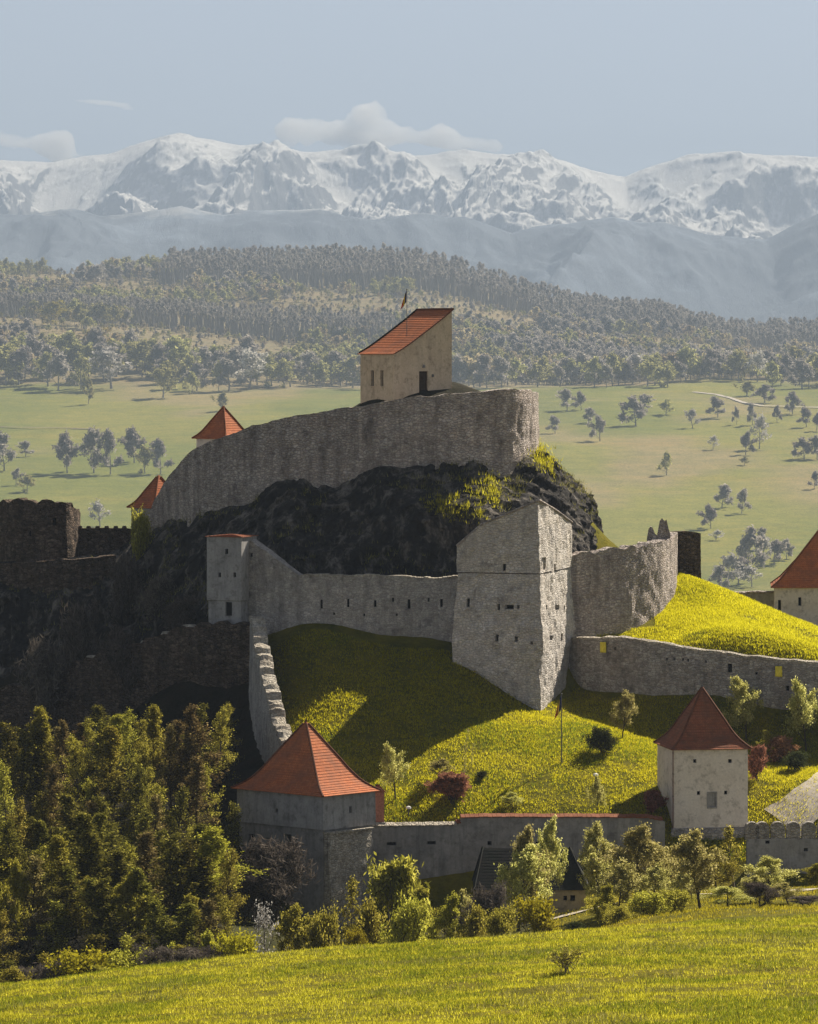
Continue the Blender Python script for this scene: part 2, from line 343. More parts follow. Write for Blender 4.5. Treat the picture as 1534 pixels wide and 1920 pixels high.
def far_z(x, y):
    d = y + DC; u = x / (3000.0*KF) * 8000 + 767                       # fixed bearing measured on the hill
    zl, zm, zr, ze = (np.interp(d, FD, q) for q in (FZL, FZM, FZR, FZE))
    z = np.where(u < 700, zl + (zm-zl)*sstep(0, 700, u), np.where(u < 1250, zm + (zr-zm)*sstep(700, 1250, u), zr + (ze-zr)*sstep(1250, 1534, u)))
    P = np.stack([x, y, x*0], -1)
    return z + fbm(P, 1/500., 4)*sstep(1500*KF, 2800*KF, d)*17 + fbm(P, 1/110., 3)*sstep(1300, 2800, d)*2.4
def ground_z(x, y):
    x = np.asarray(x, float); y = np.asarray(y, float)
    wgt = (1-sstep(130, 220, np.abs(x)))*(1-sstep(150, 300, y))*sstep(-520, -440, y)
    zf = far_z(x, y); z = np.where(wgt > 0, near_z(x, y)*wgt + zf*(1-wgt), zf)
    P = np.stack([x, y, x*0], -1)
    return z + wgt*(fbm(P, .25, 4)*.22 + fbm(P, .05, 3)*.35 + fbm(P, .9, 3)*.16*(1-sstep(-95, -85, y)))
def gz(x, y): return float(ground_z(np.array([x]), np.array([y]))[0])
def gpx(px, Y): x = xpx(px, Y); return np.array((x, Y, gz(x, Y)))
def grow(px, row, y0=-30, y1=30):                     # where the sight line through (px,row) meets the ground between two depths
    ys = np.linspace(y0, y1, 400); xs = (px-767)*(ys+DC)/F; zl = ZC-(row-HOR)*(ys+DC)/F; g = ground_z(xs, ys)
    hit = np.nonzero(g >= zl)[0]; i = hit[0] if len(hit) else int(np.argmin(np.abs(g-zl)))
    return np.array((xs[i], ys[i], g[i]))
def far_at(px, row):
    d = np.linspace(1450*KF, 2570*KF, 1200); xs = (px-767)*d/F; g = ground_z(xs, d-DC); r = HOR + (ZC-g)*F/d
    i = int(np.argmin(np.abs(r-row))); return np.array((xs[i], d[i]-DC, g[i])), d[i]

def build_ground():
    xo = np.cumsum(1.25*1.22**np.arange(1, 44)); xo = 75 + xo[xo < 8000]
    xs = np.r_[-xo[::-1], np.arange(-75, 75.1, .75), xo]
    ys = np.r_[np.linspace(-1400, -230, 40), np.arange(-215, 132, .75), 132+np.cumsum(np.linspace(1.2, 60, 60)), ]
    ys = np.r_[ys, np.arange(ys[-1]+30, 7500, 32), np.arange(7600, 24500, 400)]
    X, Y = np.meshgrid(xs, ys); Z = ground_z(X, Y)
    V = np.stack([X, Y, Z], -1).reshape(-1, 3); ny, nx = X.shape
    i = np.arange(ny*nx).reshape(ny, nx); Fq = np.stack([i[:-1, :-1], i[:-1, 1:], i[1:, 1:], i[1:, :-1]], -1).reshape(-1, 4)
    o = mesh('ground', V, Fq, M['ground'], smooth=True); tag(o, kind='structure')
    x, y = V[:, 0], V[:, 1]; d = y + DC; px = 767 + x/np.maximum(d, 50)*F
    col = np.tile(np.array((.14, .13, .009)), (len(V), 1))           # spring grass
    def zone(m, c): m = np.clip(m, 0, 1)[:, None]; col[:] = col*(1-m) + np.array(c)*m
    zone(sstep(600, 1500, d), (.225, .225, .05))
    nz = fbm(V*np.array((1, .45, 1)), 1/130., 5)
    zone(sstep(2800, 3200, d)*sstep(.0, .30, nz)*.75, (.29, .235, .12))
    zone(sstep(2800, 3200, d)*sstep(.0, .30, fbm(V*np.array((1, .4, 1))+40, 1/220., 5))*.8, (.155, .18, .035))
    zone(sstep(2530*KF, 2590*KF, d + 160*nz), (.24, .20, .11))             # forest floor
    zone(sstep(9000, 10000, d), (.05, .06, .04))
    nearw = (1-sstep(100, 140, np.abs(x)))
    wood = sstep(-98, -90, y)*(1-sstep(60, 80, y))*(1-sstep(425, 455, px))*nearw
    zone(wood, (.022, .019, .012))                                    # litter under the trees, darkened for the shade on the slope
    zone(((x < np.interp(y, [-19, 16.5], [-10.9, -14.6])) & (y > -30) & (y < 40) & (x > -40)).astype(float), (.022, .019, .012))  # hollow left of the spur wall, its shade painted as dark ground
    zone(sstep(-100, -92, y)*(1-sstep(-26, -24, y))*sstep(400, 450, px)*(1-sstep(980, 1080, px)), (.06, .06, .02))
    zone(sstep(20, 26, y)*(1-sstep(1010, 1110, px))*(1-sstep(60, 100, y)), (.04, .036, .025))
    m2 = (y > np.interp(px, [1074, 1170, 1300, 1400, 1560], [21.5, 17.4, 14, 12.2, 10.2])).astype(float)*(1-sstep(60, 70, y))*sstep(1085, 1110, px)*(1-sstep(26, 32, y)*(1-sstep(1180, 1240, px))); zone(m2, (.17, .155, .008))
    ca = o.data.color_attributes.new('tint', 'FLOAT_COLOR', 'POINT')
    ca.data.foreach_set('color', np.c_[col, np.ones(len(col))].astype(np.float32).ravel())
    return o
build_ground()

# crag that carries the upper ward
def polyl(pts, n):
    P = np.array([at(*p) for p in pts]); L = np.r_[0, np.cumsum(np.linalg.norm(np.diff(P, axis=0), axis=1))]
    t = np.linspace(0, L[-1], n); return np.stack([np.interp(t, L, P[:, k]) for k in range(3)], -1)
def build_crag():
    top = [(-60,1070,50),(0,1066,50),(80,1062,49.5),(150,1056,49),(215,1046,49.5),(262,1012,51),(300,985,48),(330,965,45),(400,948,40),(470,938,36.5),(510,898,35),(560,888,34),(640,898,33),(700,864,32.3),(760,866,32),(820,850,32),(880,850,32),(925,885,32.6),(965,850,35),(985,832,40),(1000,850,48),(985,860,62)]
    bot = [(-60,1400,43),(0,1390,42),(80,1380,40),(150,1370,37.5),(215,1350,34),(270,1320,31),(330,1280,28),(390,1220,26),(480,1105,24.5),(560,1100,24),(640,1095,23.5),(720,1095,23),(800,1095,22.5),(880,1095,22),(965,1090,22.5),(1030,1078,25.5),(1075,1060,31),(1100,1052,40),(1095,1050,62)]
    nu, nv = 420, 110
    T, B = polyl(top, nu), polyl(bot, nu)
    for _ in range(6):
        for A in (T, B): A[1:-1] = (A[:-2]+2*A[1:-1]+A[2:])/4
    v = np.linspace(-.04, 1.1, nv)[:, None, None]; P = T[None]*(1-v) + B[None]*v
    tan = np.gradient(B, axis=0); nrm = np.stack([tan[:, 1], -tan[:, 0], np.zeros(nu)], -1); nrm /= np.linalg.norm(nrm, axis=1, keepdims=True)
    uu = np.linspace(0, 1, nu)
    bul = 1.6*np.sin(np.pi*np.clip(v[..., 0], 0, 1)) * (1 + 0.9*sstep(.82, .92, uu))[None]
    P = P + nrm[None]*bul[..., None]
    # a grassy ledge under the east end
    uc = 767 + P[..., 0]/(P[..., 1]+DC)*F; row = HOR + (ZC-P[..., 2])/(P[..., 1]+DC)*F
    led = np.exp(-((uc-860)/85)**2)*np.exp(-((row-965-(uc-860)*.15)/38)**2)
    P = P + nrm[None]*(led*2.4)[..., None]
    q = P*np.array((1, 1, .55))
    dn = fbm(P*np.array((1, 1, .4)), .22, 5, True)*1.35 + fbm(P*np.array((1, 1, .6)), .7, 4, True)*.8 + fbm(P, .06, 2)*1.2
    fade = sstep(-.04, .12, v[..., 0])
    P = P + nrm[None]*(dn*fade)[..., None]; P[..., 2] += fbm(P, .5, 3)*.5*fade
    V = P.reshape(-1, 3); i = np.arange(nu*nv).reshape(nv, nu)
    Fq = np.stack([i[1:, :-1], i[1:, 1:], i[:-1, 1:], i[:-1, :-1]], -1).reshape(-1, 4)
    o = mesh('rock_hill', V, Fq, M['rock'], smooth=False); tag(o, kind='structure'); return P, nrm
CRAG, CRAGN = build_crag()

# ------------------------------------------------------------------ masonry builders
def cut(o, boxes, parent, mat=None, name='loophole'):
    """cut recesses: boxes = (centre, tangent, width, height, depth); a dark back plate becomes a part of its own"""
    if not boxes: return
    mb = MB()
    for c, t, w_, h, dp in boxes: mb.box(np.array(c)-np.array((0, 0, h/2)), t, w_, dp*2, h)
    cu = mb.build('cutter', M['void'])
    off = o.matrix_basis.translation
    cu.location = (0, 0, 0)
    oo = Vector(o.parent.location) if o.parent else Vector((0, 0, 0))
    cu.location = -oo if o.parent else (0, 0, 0)
    keep = o.parent; o.parent = None
    md = o.modifiers.new('cut', 'BOOLEAN'); md.object = cu; md.operation = 'DIFFERENCE'; md.solver = 'EXACT'
    bpy.context.view_layer.update(); dg = bpy.context.evaluated_depsgraph_get()
    me = bpy.data.meshes.new_from_object(o.evaluated_get(dg)); o.modifiers.clear()
    if len(me.polygons) > len(o.data.polygons)*.5: o.data = me
    o.parent = keep; bpy.data.objects.remove(cu)
    for c, t, w_, h, dp in boxes:
        b = MB(); n = np.array((-t[1], t[0]))/math.hypot(*t)
        b.box(np.array(c) + np.array((n[0], n[1], 0))*(dp*.82) - np.array((0, 0, h/2-.01)), t, w_*.98, dp*.2, h-.02)
        b.build(name, mat or M['void'], parent, loc=parent.location)

def wall(name, pts, thick, mat, label, cat='wall', res=.45, rough=.10, crest=.15, holes=(), crest_mat=None, deep=1.5, smooth_n=0, body='masonry', group=None, step=0):
    """pts: (px, crest row, foot row, depth)"""
    P = np.array([[xpx(p[0], p[3]), p[3], zrow(p[1], p[3]), zrow(p[2], p[3])-deep] for p in pts], float)
    L = np.r_[0, np.cumsum(np.linalg.norm(np.diff(P[:, :2], axis=0), axis=1))]; n = max(3, int(L[-1]/res)+1)
    t = np.linspace(0, L[-1], n); Q = np.stack([np.interp(t, L, P[:, k]) for k in range(4)], -1)
    for _ in range(smooth_n): Q[1:-1] = (Q[:-2]+2*Q[1:-1]+Q[2:])/4
    tan = np.gradient(Q[:, :2], axis=0); tan /= np.linalg.norm(tan, axis=1, keepdims=True); nr = np.stack([tan[:, 1], -tan[:, 0]], -1)
    hmax = (Q[:, 2]-Q[:, 3]).max(); nz = max(4, int(hmax/res))
    cr = fbm(np.c_[Q[:, :2], Q[:, 0]*0], 1.1, 3)*crest*1.6
    if step: cr += np.round(fbm(np.c_[Q[:, :2], Q[:, 0]*0+5], .5, 2)*3)/3*step
    zt = Q[:, 2] + cr
    rows = []
    for s, order in ((1, np.linspace(0, 1, nz)), (-1, np.linspace(1, 0, nz))):
        for k in order:
            z = Q[:, 3] + (zt-Q[:, 3])*k
            base = np.c_[Q[:, :2] + nr*(s*thick/2), z]
            dsp = fbm(base, 1.3, 4)*rough + fbm(base, .25, 2)*rough*1.2
            base[:, :2] += nr*(s*dsp)[:, None]
            base[:, :2] += nr*(s*(1-k)*thick*.12)
            rows.append(base)
    R = np.stack(rows, 1); m = R.shape[1]; V = R.reshape(-1, 3)
    i = np.arange(n*m).reshape(n, m); j = np.roll(i, -1, 1)
    Fq = np.stack([i[:-1], i[1:], j[1:], j[:-1]], -1).reshape(-1, 4).tolist()
    Fs = [f for f in Fq] + [i[0].tolist(), i[-1][::-1].tolist()]
    mats = [mat]; mi = None
    loc = np.array((Q[n//2, 0], Q[n//2, 1], Q[n//2, 3]))
    root = empty(name, loc, label, cat, group)
    o = mesh(body, V, Fs, mats, root, loc=loc)
    bx = []
    for px, row, w_, h in holes:
        pxs = 767 + Q[:, 0]/(Q[:, 1]+DC)*F; k = int(np.argmin(np.abs(pxs-px)))
        f = (px-pxs[k]); sc_ = (Q[k, 1]+DC)/F
        c = np.r_[Q[k, :2] + nr[k]*(thick/2) + tan[k]*f*sc_, zrow(row, Q[k, 1])]
        bx.append((c, tan[k], w_*sc_, h*sc_, .55))
    cut(o, bx, root)
    if crest_mat:                                      # separate capping along the crest
        pr = 0.06; rows = []
        for a, b in ((1, -.16), (1, .05), (.4, .12), (-.4, .12), (-1, .05), (-1, -.16)):
            base = np.c_[Q[:, :2] + nr*(a*(thick/2+pr)), zt + b + fbm(np.c_[Q[:, :2]*2, Q[:, 0]*0+a], 1, 2)*.07]
            rows.append(base)
        R = np.stack(rows, 1); m = 6; V = R.reshape(-1, 3); i = np.arange(n*m).reshape(n, m); j = np.roll(i, -1, 1)
        Fs = np.stack([i[:-1], i[1:], j[1:], j[:-1]], -1).reshape(-1, 4).tolist() + [i[0].tolist(), i[-1][::-1].tolist()]
        mesh('capping', V, Fs, crest_mat, root, loc=loc)
    return root, Q, nr, tan, zt

def body_loft(levels, res=.45, rough=.07, cap=True):
    """levels: list of rings (each a list of corner xyz, counter-clockwise from above) -> V, F"""
    levels = [np.array(l, float) for l in levels]; nc = len(levels[0])
    cnt = [max(1, int(np.linalg.norm(levels[0][(k+1) % nc]-levels[0][k])/res)) for k in range(nc)]
    def ring(l):
        out = []; nn = []
        for k in range(nc):
            a, b = l[k], l[(k+1) % nc]; e = b-a; n = np.array((e[1], -e[0], 0)); n /= np.linalg.norm(n)+1e-9
            for q in range(cnt[k]):
                out.append(a+e*q/cnt[k]); nn.append(n)
        return np.array(out), np.array(nn)
    rings = []
    for a, b in zip(levels[:-1], levels[1:]):
        h = max(np.abs(b[:, 2]-a[:, 2]).max(), .01); k = max(1, int(h/res))
        for q in range(k): rings.append(ring(a+(b-a)*q/k))
    rings.append(ring(levels[-1]))
    m = len(rings[0][0]); V = []
    for r, nn in rings:
        V.append(r + nn*(fbm(r, 1.3, 4)*rough + fbm(r, .3, 2)*rough)[:, None])
    V = np.concatenate(V); i = np.arange(len(V)).reshape(len(rings), m); j = np.roll(i, -1, 1)
    Fs = np.stack([i[:-1], j[:-1], j[1:], i[1:]], -1).reshape(-1, 4).tolist()
    if cap: Fs += [i[0][::-1].tolist(), i[-1].tolist()]
    return V, Fs
def offset_ring(c, off):
    """push a polygon's edges outward by off"""
    c = np.array(c, float); n = len(c); out = []
    for k in range(n):
        p, a, b = c[k], c[k]-c[k-1], c[(k+1) % n]-c[k]
        na = np.array((a[1], -a[0])); na /= np.linalg.norm(na); nb = np.array((b[1], -b[0])); nb /= np.linalg.norm(nb)
        bi = na+nb; bi /= max(np.dot(bi, na), .3); out.append(p+bi*off)
    return np.array(out)
def ringz(c, z): return [(p[0], p[1], z if not hasattr(z, '__len__') else z[k]) for k, p in enumerate(c)]

def flared_roof(root, corners, z0, z1, prof, mat, over=.35, ridge=None, name='roof', hips=True, courses=.3, cap_mat=None):
    """bell-cast tiled roof in real courses; ridge = list of plan points, one per corner (default: centre)"""
    e = offset_ring(corners, over); nc = len(e); cen = np.mean(corners, 0)
    rp = np.array(ridge if ridge is not None else [cen]*nc, float)
    rr, zz = np.array([p[0] for p in prof]), np.array([p[1] for p in prof])
    hw = np.linalg.norm((e-rp), axis=1).mean()*.8; seg = np.r_[0, np.cumsum(np.hypot(np.diff(rr)*hw, np.diff(zz)*(z1-z0)))]
    n = max(6, int(seg[-1]/courses)); t = np.linspace(0, seg[-1], n+1)
    R = np.interp(t, seg, rr); Zf = z0 + (z1-z0)*np.interp(t, seg, zz)
    V = []; Fs = []; uv = []
    for k in range(nc):
        k2 = (k+1) % nc
        for q in range(n):
            lo, hi = (R[q], Zf[q]), (R[q+1], Zf[q+1]); lip = .045 if mat is not M['tiles_black'] else .01
            A = rp[k]+(e[k]-rp[k])*lo[0]; B = rp[k2]+(e[k2]-rp[k2])*lo[0]; Cc = rp[k2]+(e[k2]-rp[k2])*hi[0]; D = rp[k]+(e[k]-rp[k])*hi[0]
            b = len(V); dz = lip
            V += [(A[0], A[1], lo[1]+dz), (B[0], B[1], lo[1]+dz), (Cc[0], Cc[1], hi[1]), (D[0], D[1], hi[1]), (A[0], A[1], lo[1]-.02), (B[0], B[1], lo[1]-.02)]
            ln = np.linalg.norm(B-A); l2 = np.linalg.norm(Cc-D); o_ = (q % 2)*.11
            Fs += [(b, b+1, b+2, b+3), (b+4, b+5, b+1, b)]
            uv += [(o_-ln/2, t[q]), (o_+ln/2, t[q]), (o_+l2/2, t[q+1]), (o_-l2/2, t[q+1])] + [(o_-ln/2, t[q]-.1), (o_+ln/2, t[q]-.1), (o_+ln/2, t[q]), (o_-ln/2, t[q])]
    b = len(V); V += [(p[0], p[1], z0-.02) for p in e]; Fs.append(tuple(range(b, b+nc))[::-1]); uv += [(0, 0)]*nc
    rf = mesh(name, V, Fs, mat, root, loc=root.location, uv=uv)
    if hips:
        for k in range(nc):
            pts = [np.r_[rp[k]+(e[k]-rp[k])*R[q], Zf[q]+.05] for q in range(0, n+1, 2)]
            if len(pts) > 1:
                mb = MB(); mb.tube(pts, .10, 6); h = mb.build('hip_ridge', cap_mat or mat, rf, loc=root.location); 
    return rf
def cuts_face(corners, k, holes, depth=.5):
    """holes (px,row,w,h) on the face between corner k and k+1 of a prism"""
    a, b = np.array(corners[k]), np.array(corners[(k+1) % len(corners)]); bx = []
    pa, pb = (767+p[0]/(p[1]+DC)*F for p in (a, b)); t = (b-a)/np.linalg.norm(b-a)
    for px, row, w_, h in holes:
        lo, hi = 0., 1.
        for _ in range(30):
            m_ = (lo+hi)/2; p = a+(b-a)*m_; q = 767+p[0]/(p[1]+DC)*F
            if (q < px) == (pa < pb): lo = m_
            else: hi = m_
        p = a+(b-a)*lo; s_ = (p[1]+DC)/F; fore = abs(pb-pa)*s_/np.linalg.norm(b-a)
        bx.append((np.r_[p, zrow(row, p[1])], t, w_*s_/max(fore, .35), h*s_, depth))
    return bx

def quad_plan(pxl, pxc, pxr, Yc, rot):
    """plan of a rectangular tower whose nearest corner stands at pxc: corners L, C, R, B counter-clockwise"""
    c = np.array((xpx(pxc, Yc), Yc)); a = math.radians(rot); k = (Yc+DC)/F
    l1 = (pxc-pxl)*k/math.cos(a); l2 = (pxr-pxc)*k/math.sin(a)
    Lp = c + l1*np.array((-math.cos(a), math.sin(a))); Rp = c + l2*np.array((math.sin(a), math.cos(a)))
    return [Lp, c, Rp, Lp+Rp-c]

# ------------------------------------------------------------------ upper ward: curtain wall, chapel, cottages
wall('upper_curtain_wall', [(283,990,1015,51),(300,938,1005,49),(325,900,985,46.5),(365,848,970,42.5),(400,829,960,40),(475,801,950,36.7),(520,788,930,35),(560,778,905,34),(620,770,905,33.2),(670,763,890,32.6),(700,757,880,32.2),(740,749,880,32),(800,742,880,31.8),(850,738,880,32),(900,734,885,32.3),(945,731,900,33.2),(972,730,895,35.5),(988,734,880,39),(994,738,870,46),(985,740,870,60)],
     1.6, M['wall_warm'], 'long weathered curtain wall climbing round the top of the dark crag', res=.4, rough=.16, crest=.12, deep=2.5, smooth_n=4)

def chapel():
    Yc = 40.0; c = np.array((xpx(738, Yc), Yc)); k = (Yc+DC)/F
    a = math.radians(35); L1 = 63*k/math.sin(a); L2 = 110*k/math.cos(a)
    df = np.array((math.cos(a), math.sin(a))); dl = np.array((-math.sin(a), math.cos(a)))
    Lp, Rp = c+dl*L1, c+df*L2; Bp = Lp+df*L2; cor = [Lp, c, Rp, Bp]
    zb = zrow(770, Yc); ze = zrow(664, Yc); zr = zrow(582, Yc+L2*math.sin(a)); H = zr-ze
    root = empty('chapel', np.r_[c, zb], 'small ochre chapel with a steep lopsided tiled roof crowning the summit', 'chapel')
    prof = [(0, 0), (.12, .09), (.25, .21), (.4, .36), (.6, .565), (.82, .795), (1, 1)]
    # wall as a ring with the curved verge
    V = []; Fs = []
    S1 = [c+(Rp-c)*p[0] for p in prof]; S2 = [Lp+(Bp-Lp)*p[0] for p in prof]; zt = [ze+H*p[1] for p in prof]
    n = len(prof)
    for s_ in (S1, S2):
        for q in range(n): V.append((*s_[q], zb)); V.append((*s_[q], zt[q]))
    o2 = 2*n
    for q in range(n-1):
        Fs.append((2*q, 2*q+2, 2*q+3, 2*q+1)); Fs.append((o2+2*q, o2+2*q+1, o2+2*q+3, o2+2*q+2))
        Fs.append((2*q+1, 2*q+3, o2+2*q+3, o2+2*q+1)); Fs.append((2*q, o2+2*q, o2+2*q+2, 2*q+2))
    Fs.append((0, 1, o2+1, o2)); e = 2*(n-1); Fs.append((e, o2+e, o2+e+1, e+1))
    wl = mesh('wall', V, Fs, M['ochre'], root, loc=root.location)
    holes = cuts_face(cor, 0, [(698, 709, 6, 29), (716, 709, 6, 29)], .45)
    cut(wl, holes, root, M['void'], 'window')
    dh = cuts_face(cor, 1, [(794.5, 718, 17, 44)], .3); cut(wl, dh, root, M['wood'], 'door')
    for cc, t, w_, h, dp in holes+dh:
        nn = np.array((t[1], -t[0])); mb = MB(); cb = np.array(cc)+np.r_[nn*.03, 0]
        mb.box(cb-np.array((0, 0, h/2+.10)), t, w_+.25, .12, .09); mb.build('sill' if h < 2 else 'threshold', M['ochre'], root, loc=root.location)
    mb = MB(); cc, t, w_, h, dp = dh[0]; nn = np.array((t[1], -t[0]))
    mb.box(np.array(cc)+np.r_[nn*.05, h/2+.35], t, .32, .14, .32, .7); mb.box(np.array(cc)+np.r_[nn*.09, h/2+.44], t, .16, .14, .16); mb.build('carved_plaque', M['darkplaster'], root, loc=root.location)
    mb = MB(); mb.box(np.array(cc)+np.r_[nn*.08+t*1.1, h*.25], t, .18, .2, .28); mb.build('wall_lamp', M['iron'], root, loc=root.location)
    # roof: courses from the low eave to the high ridge
    ov = .25; nC = 26; f = np.array([p[0] for p in prof]); g = np.array([p[1] for p in prof])
    fr = np.linspace(-.035, 1.0, nC+1); V = []; Fs = []; uv = []
    Lo = -dl*ov; Hi = dl*(L1+ov)
    def zq(x): return ze+.08+H*(np.interp(x, f, g) if x >= 0 else x*.5)
    for q in range(nC):
        A, B = c+df*L2*fr[q], c+df*L2*fr[q+1]; b = len(V); z0, z1 = zq(fr[q]), zq(fr[q+1])
        V += [(*(A+Lo), z0+.06), (*(A+Hi), z0+.06), (*(B+Hi), z1+.015), (*(B+Lo), z1+.015), (*(A+Lo), z0-.03), (*(A+Hi), z0-.03), (*(B+Hi), z1-.03), (*(B+Lo), z1-.03)]
        Fs += [(b+1, b, b+3, b+2), (b, b+1, b+5, b+4), (b, b+4, b+7, b+3), (b+1, b+2, b+6, b+5)]
        s0 = q*.3+(q % 2)*0; 
        for f4 in range(4): uv += [(L1+(q % 2)*.11, s0), ((q % 2)*.11, s0), ((q % 2)*.11, s0+.28), (L1+(q % 2)*.11, s0+.28)]
    rf = mesh('roof', V, Fs, M['tiles'], root, loc=root.location, uv=uv)
    mb = MB(); e0 = Rp+Lo; e1 = Rp+Hi
    mb.tube([(*e0, zr+.14), (*((e0+e1)/2), zr+.16), (*e1, zr+.14)], .13, 6); mb.build('ridge', M['tiles_dull'], rf, loc=root.location)
    mb = MB(); mb.tube([np.r_[c+df*L2*x+Hi, zq(x)+.09] for x in np.linspace(0, 1, 12)], .10, 6); mb.build('verge', M['tiles_black'], rf, loc=root.location)
    mb = MB(); mb.tube([np.r_[c+df*L2*x+Lo*.9, zq(x)+.0] for x in np.linspace(0, 1, 12)], .07, 6); mb.build('verge', M['tiles_dull'], rf, loc=root.location)
chapel()

def flag(px, base_row, top_row, Y, label, zfoot=None, fl_h=1.5, rad=.05):
    p = at(px, base_row, Y); zt = zrow(top_row, Y); zb = zfoot if zfoot is not None else p[2]
    root = empty('flagpole', (p[0], Y, zb), label, 'flagpole')
    mb = MB(); mb.tube([(p[0], Y, zb), (p[0], Y, zt)], [rad, rad*.6], 8); mb.build('pole', M['iron'], root, loc=root.location)
    mb = MB(); mb.tube([(p[0], Y, zt-.02), (p[0], Y, zt+.06), (p[0], Y, zt+.12)], [.05, .09, .02], 8); mb.build('finial', M['iron'], root, loc=root.location)
    cloth = empty_child = None
    # limp cloth in three bands, gathered along the pole
    for b, mk in enumerate(('flag_blue', 'flag_yellow', 'flag_red')):
        nu, nv = 5, 9; V = []
        for j in range(nv):
            for i in range(nu):
                u = (b+i/(nu-1))/3; v = j/(nv-1)
                x = p[0] - .06 - u*.6*(.55+.45*v); y = Y + .14*math.sin(u*9+v*2)*(.4+u)
                z = zt - .08 - v*fl_h*.72 - u*fl_h*.62*(1-.25*v)
                V.append((x, y, z))
        Fs = [(j*nu+i, j*nu+i+1, (j+1)*nu+i+1, (j+1)*nu+i) for j in range(nv-1) for i in range(nu-1)]
        o = mesh('flag_band', V, Fs, M[mk], root, loc=root.location, smooth=True)
        sol = o.modifiers.new('thick', 'SOLIDIFY'); sol.thickness = .02
flag(763, 640, 543, 43.5, 'thin flagpole with limp blue yellow red flag behind the summit chapel', zfoot=55.0, fl_h=1.7)

def tower_house(name, plan, zb, z_eave, z_apex, mat, rmat, label, cat, prof=None, over=.35, ridge=None, faces=(), rough=.05, wname='wall', storeys=None, hips=True):
    root = empty(name, np.r_[plan[1], zb], label, cat)
    V, Fs = body_loft([ringz(plan, zb), ringz(plan, z_eave+.05)], rough=rough)
    wl = mesh(wname, V, Fs, mat, root, loc=root.location)
    for k, hs_, nm, mt in faces: cut(wl, cuts_face(plan, k, hs_), root, mt, nm)
    prof = prof or [(1, 0), (.86, .075), (.72, .18), (.58, .33), (.45, .49), (0, 1)]
    rf = flared_roof(root, plan, z_eave, z_apex, prof, rmat, over, ridge, hips=hips)
    return root, wl, rf
pl = quad_plan(366, 424, 468, 53, 38)
tower_house('hip_roofed_cottage', pl, zrow(880, 55), zrow(823, 53), zrow(763, 56), M['cream'], M['tiles'], 'small cottage with pointed orange roof peeping over the upper curtain wall', 'cottage')
pl = quad_plan(244, 287, 345, 54, 40)
tower_house('lean_roofed_cottage', pl, zrow(1000, 55), zrow(953, 54), zrow(890, 57), M['greyplaster'], M['tiles'], 'half hidden cottage with orange roof at the lower left end of the upper wall', 'cottage')

# ------------------------------------------------------------------ western ruins
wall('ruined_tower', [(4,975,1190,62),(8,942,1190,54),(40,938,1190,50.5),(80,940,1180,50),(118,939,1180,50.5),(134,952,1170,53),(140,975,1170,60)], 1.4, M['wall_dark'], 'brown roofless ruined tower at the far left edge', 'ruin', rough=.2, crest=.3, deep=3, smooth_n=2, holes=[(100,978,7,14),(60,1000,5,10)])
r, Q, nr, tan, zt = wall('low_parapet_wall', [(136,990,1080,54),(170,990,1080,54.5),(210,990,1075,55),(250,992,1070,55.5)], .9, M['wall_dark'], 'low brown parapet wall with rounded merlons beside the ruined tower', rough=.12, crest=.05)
for px in (150, 166, 183, 200, 217, 233):
    b = MB(); p = at(px, 991, 54.3); 
    b.box((p[0], p[1]+.2, p[2]-.15), (1, 0), .62, .5, .42, .62); b.build('merlon', M['wall_dark'], r, loc=r.location)
wall('west_retaining_wall', [(2,1058,1230,49),(60,1052,1220,47),(140,1048,1200,46),(215,1040,1180,47)], 1.5, M['wall_dark'], 'dark retaining wall below the ruined tower', rough=.2, crest=.12, crest_mat=None, deep=2)
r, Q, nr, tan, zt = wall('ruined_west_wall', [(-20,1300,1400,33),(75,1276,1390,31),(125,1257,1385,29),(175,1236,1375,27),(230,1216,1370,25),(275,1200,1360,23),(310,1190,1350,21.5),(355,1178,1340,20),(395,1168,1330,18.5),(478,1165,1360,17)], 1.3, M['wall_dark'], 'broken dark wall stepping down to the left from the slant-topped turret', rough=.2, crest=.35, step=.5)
for px, row, w_ in ((75,1272,26),(124,1253,14),(176,1230,26),(229,1213,11),(275,1196,14),(312,1186,14),(356,1175,26)):
    pxs = 767+Q[:, 0]/(Q[:, 1]+DC)*F; k = int(np.argmin(np.abs(pxs-px))); b = MB(); s_ = (Q[k, 1]+DC)/F
    b.box((Q[k, 0], Q[k, 1], zt[k]-.12), tan[k], w_*s_, 1.1, .32, .7); b.build('sunlit_crest_stone', M['pale_stone'], r, loc=r.location)  # pale blocks stand in for the sunlit bits of the crest

# ------------------------------------------------------------------ turret, middle curtain wall
pl = quad_plan(390, 452, 476, 18.5, 20)
zb = zrow(1230, 18); root = empty('slant_topped_turret', np.r_[pl[1], zb], 'grey plastered square turret with a thin red tile edge on its flat top', 'turret')
V, Fs = body_loft([ringz(pl, zb), ringz(pl, zrow(1128, 18.5)), ringz(offset_ring(pl, .12), zrow(1126, 18.5)), ringz(offset_ring(pl, .12), zrow(1007, 18.5))], rough=.06)
tw = mesh('masonry', V, Fs, M['midplaster'], root, loc=root.location)
cut(tw, cuts_face(offset_ring(pl, .12), 0, [(425,1034,6,10),(412,1078,5,9),(440,1078,5,9),(428,1142,12,26)]), root)
flared_roof(root, offset_ring(pl, .12), zrow(1007, 18.5), zrow(1006, 18.5)+.12, [(1, 0), (.5, .6), (0, 1)], M['tiles_dull'], .15, hips=False)
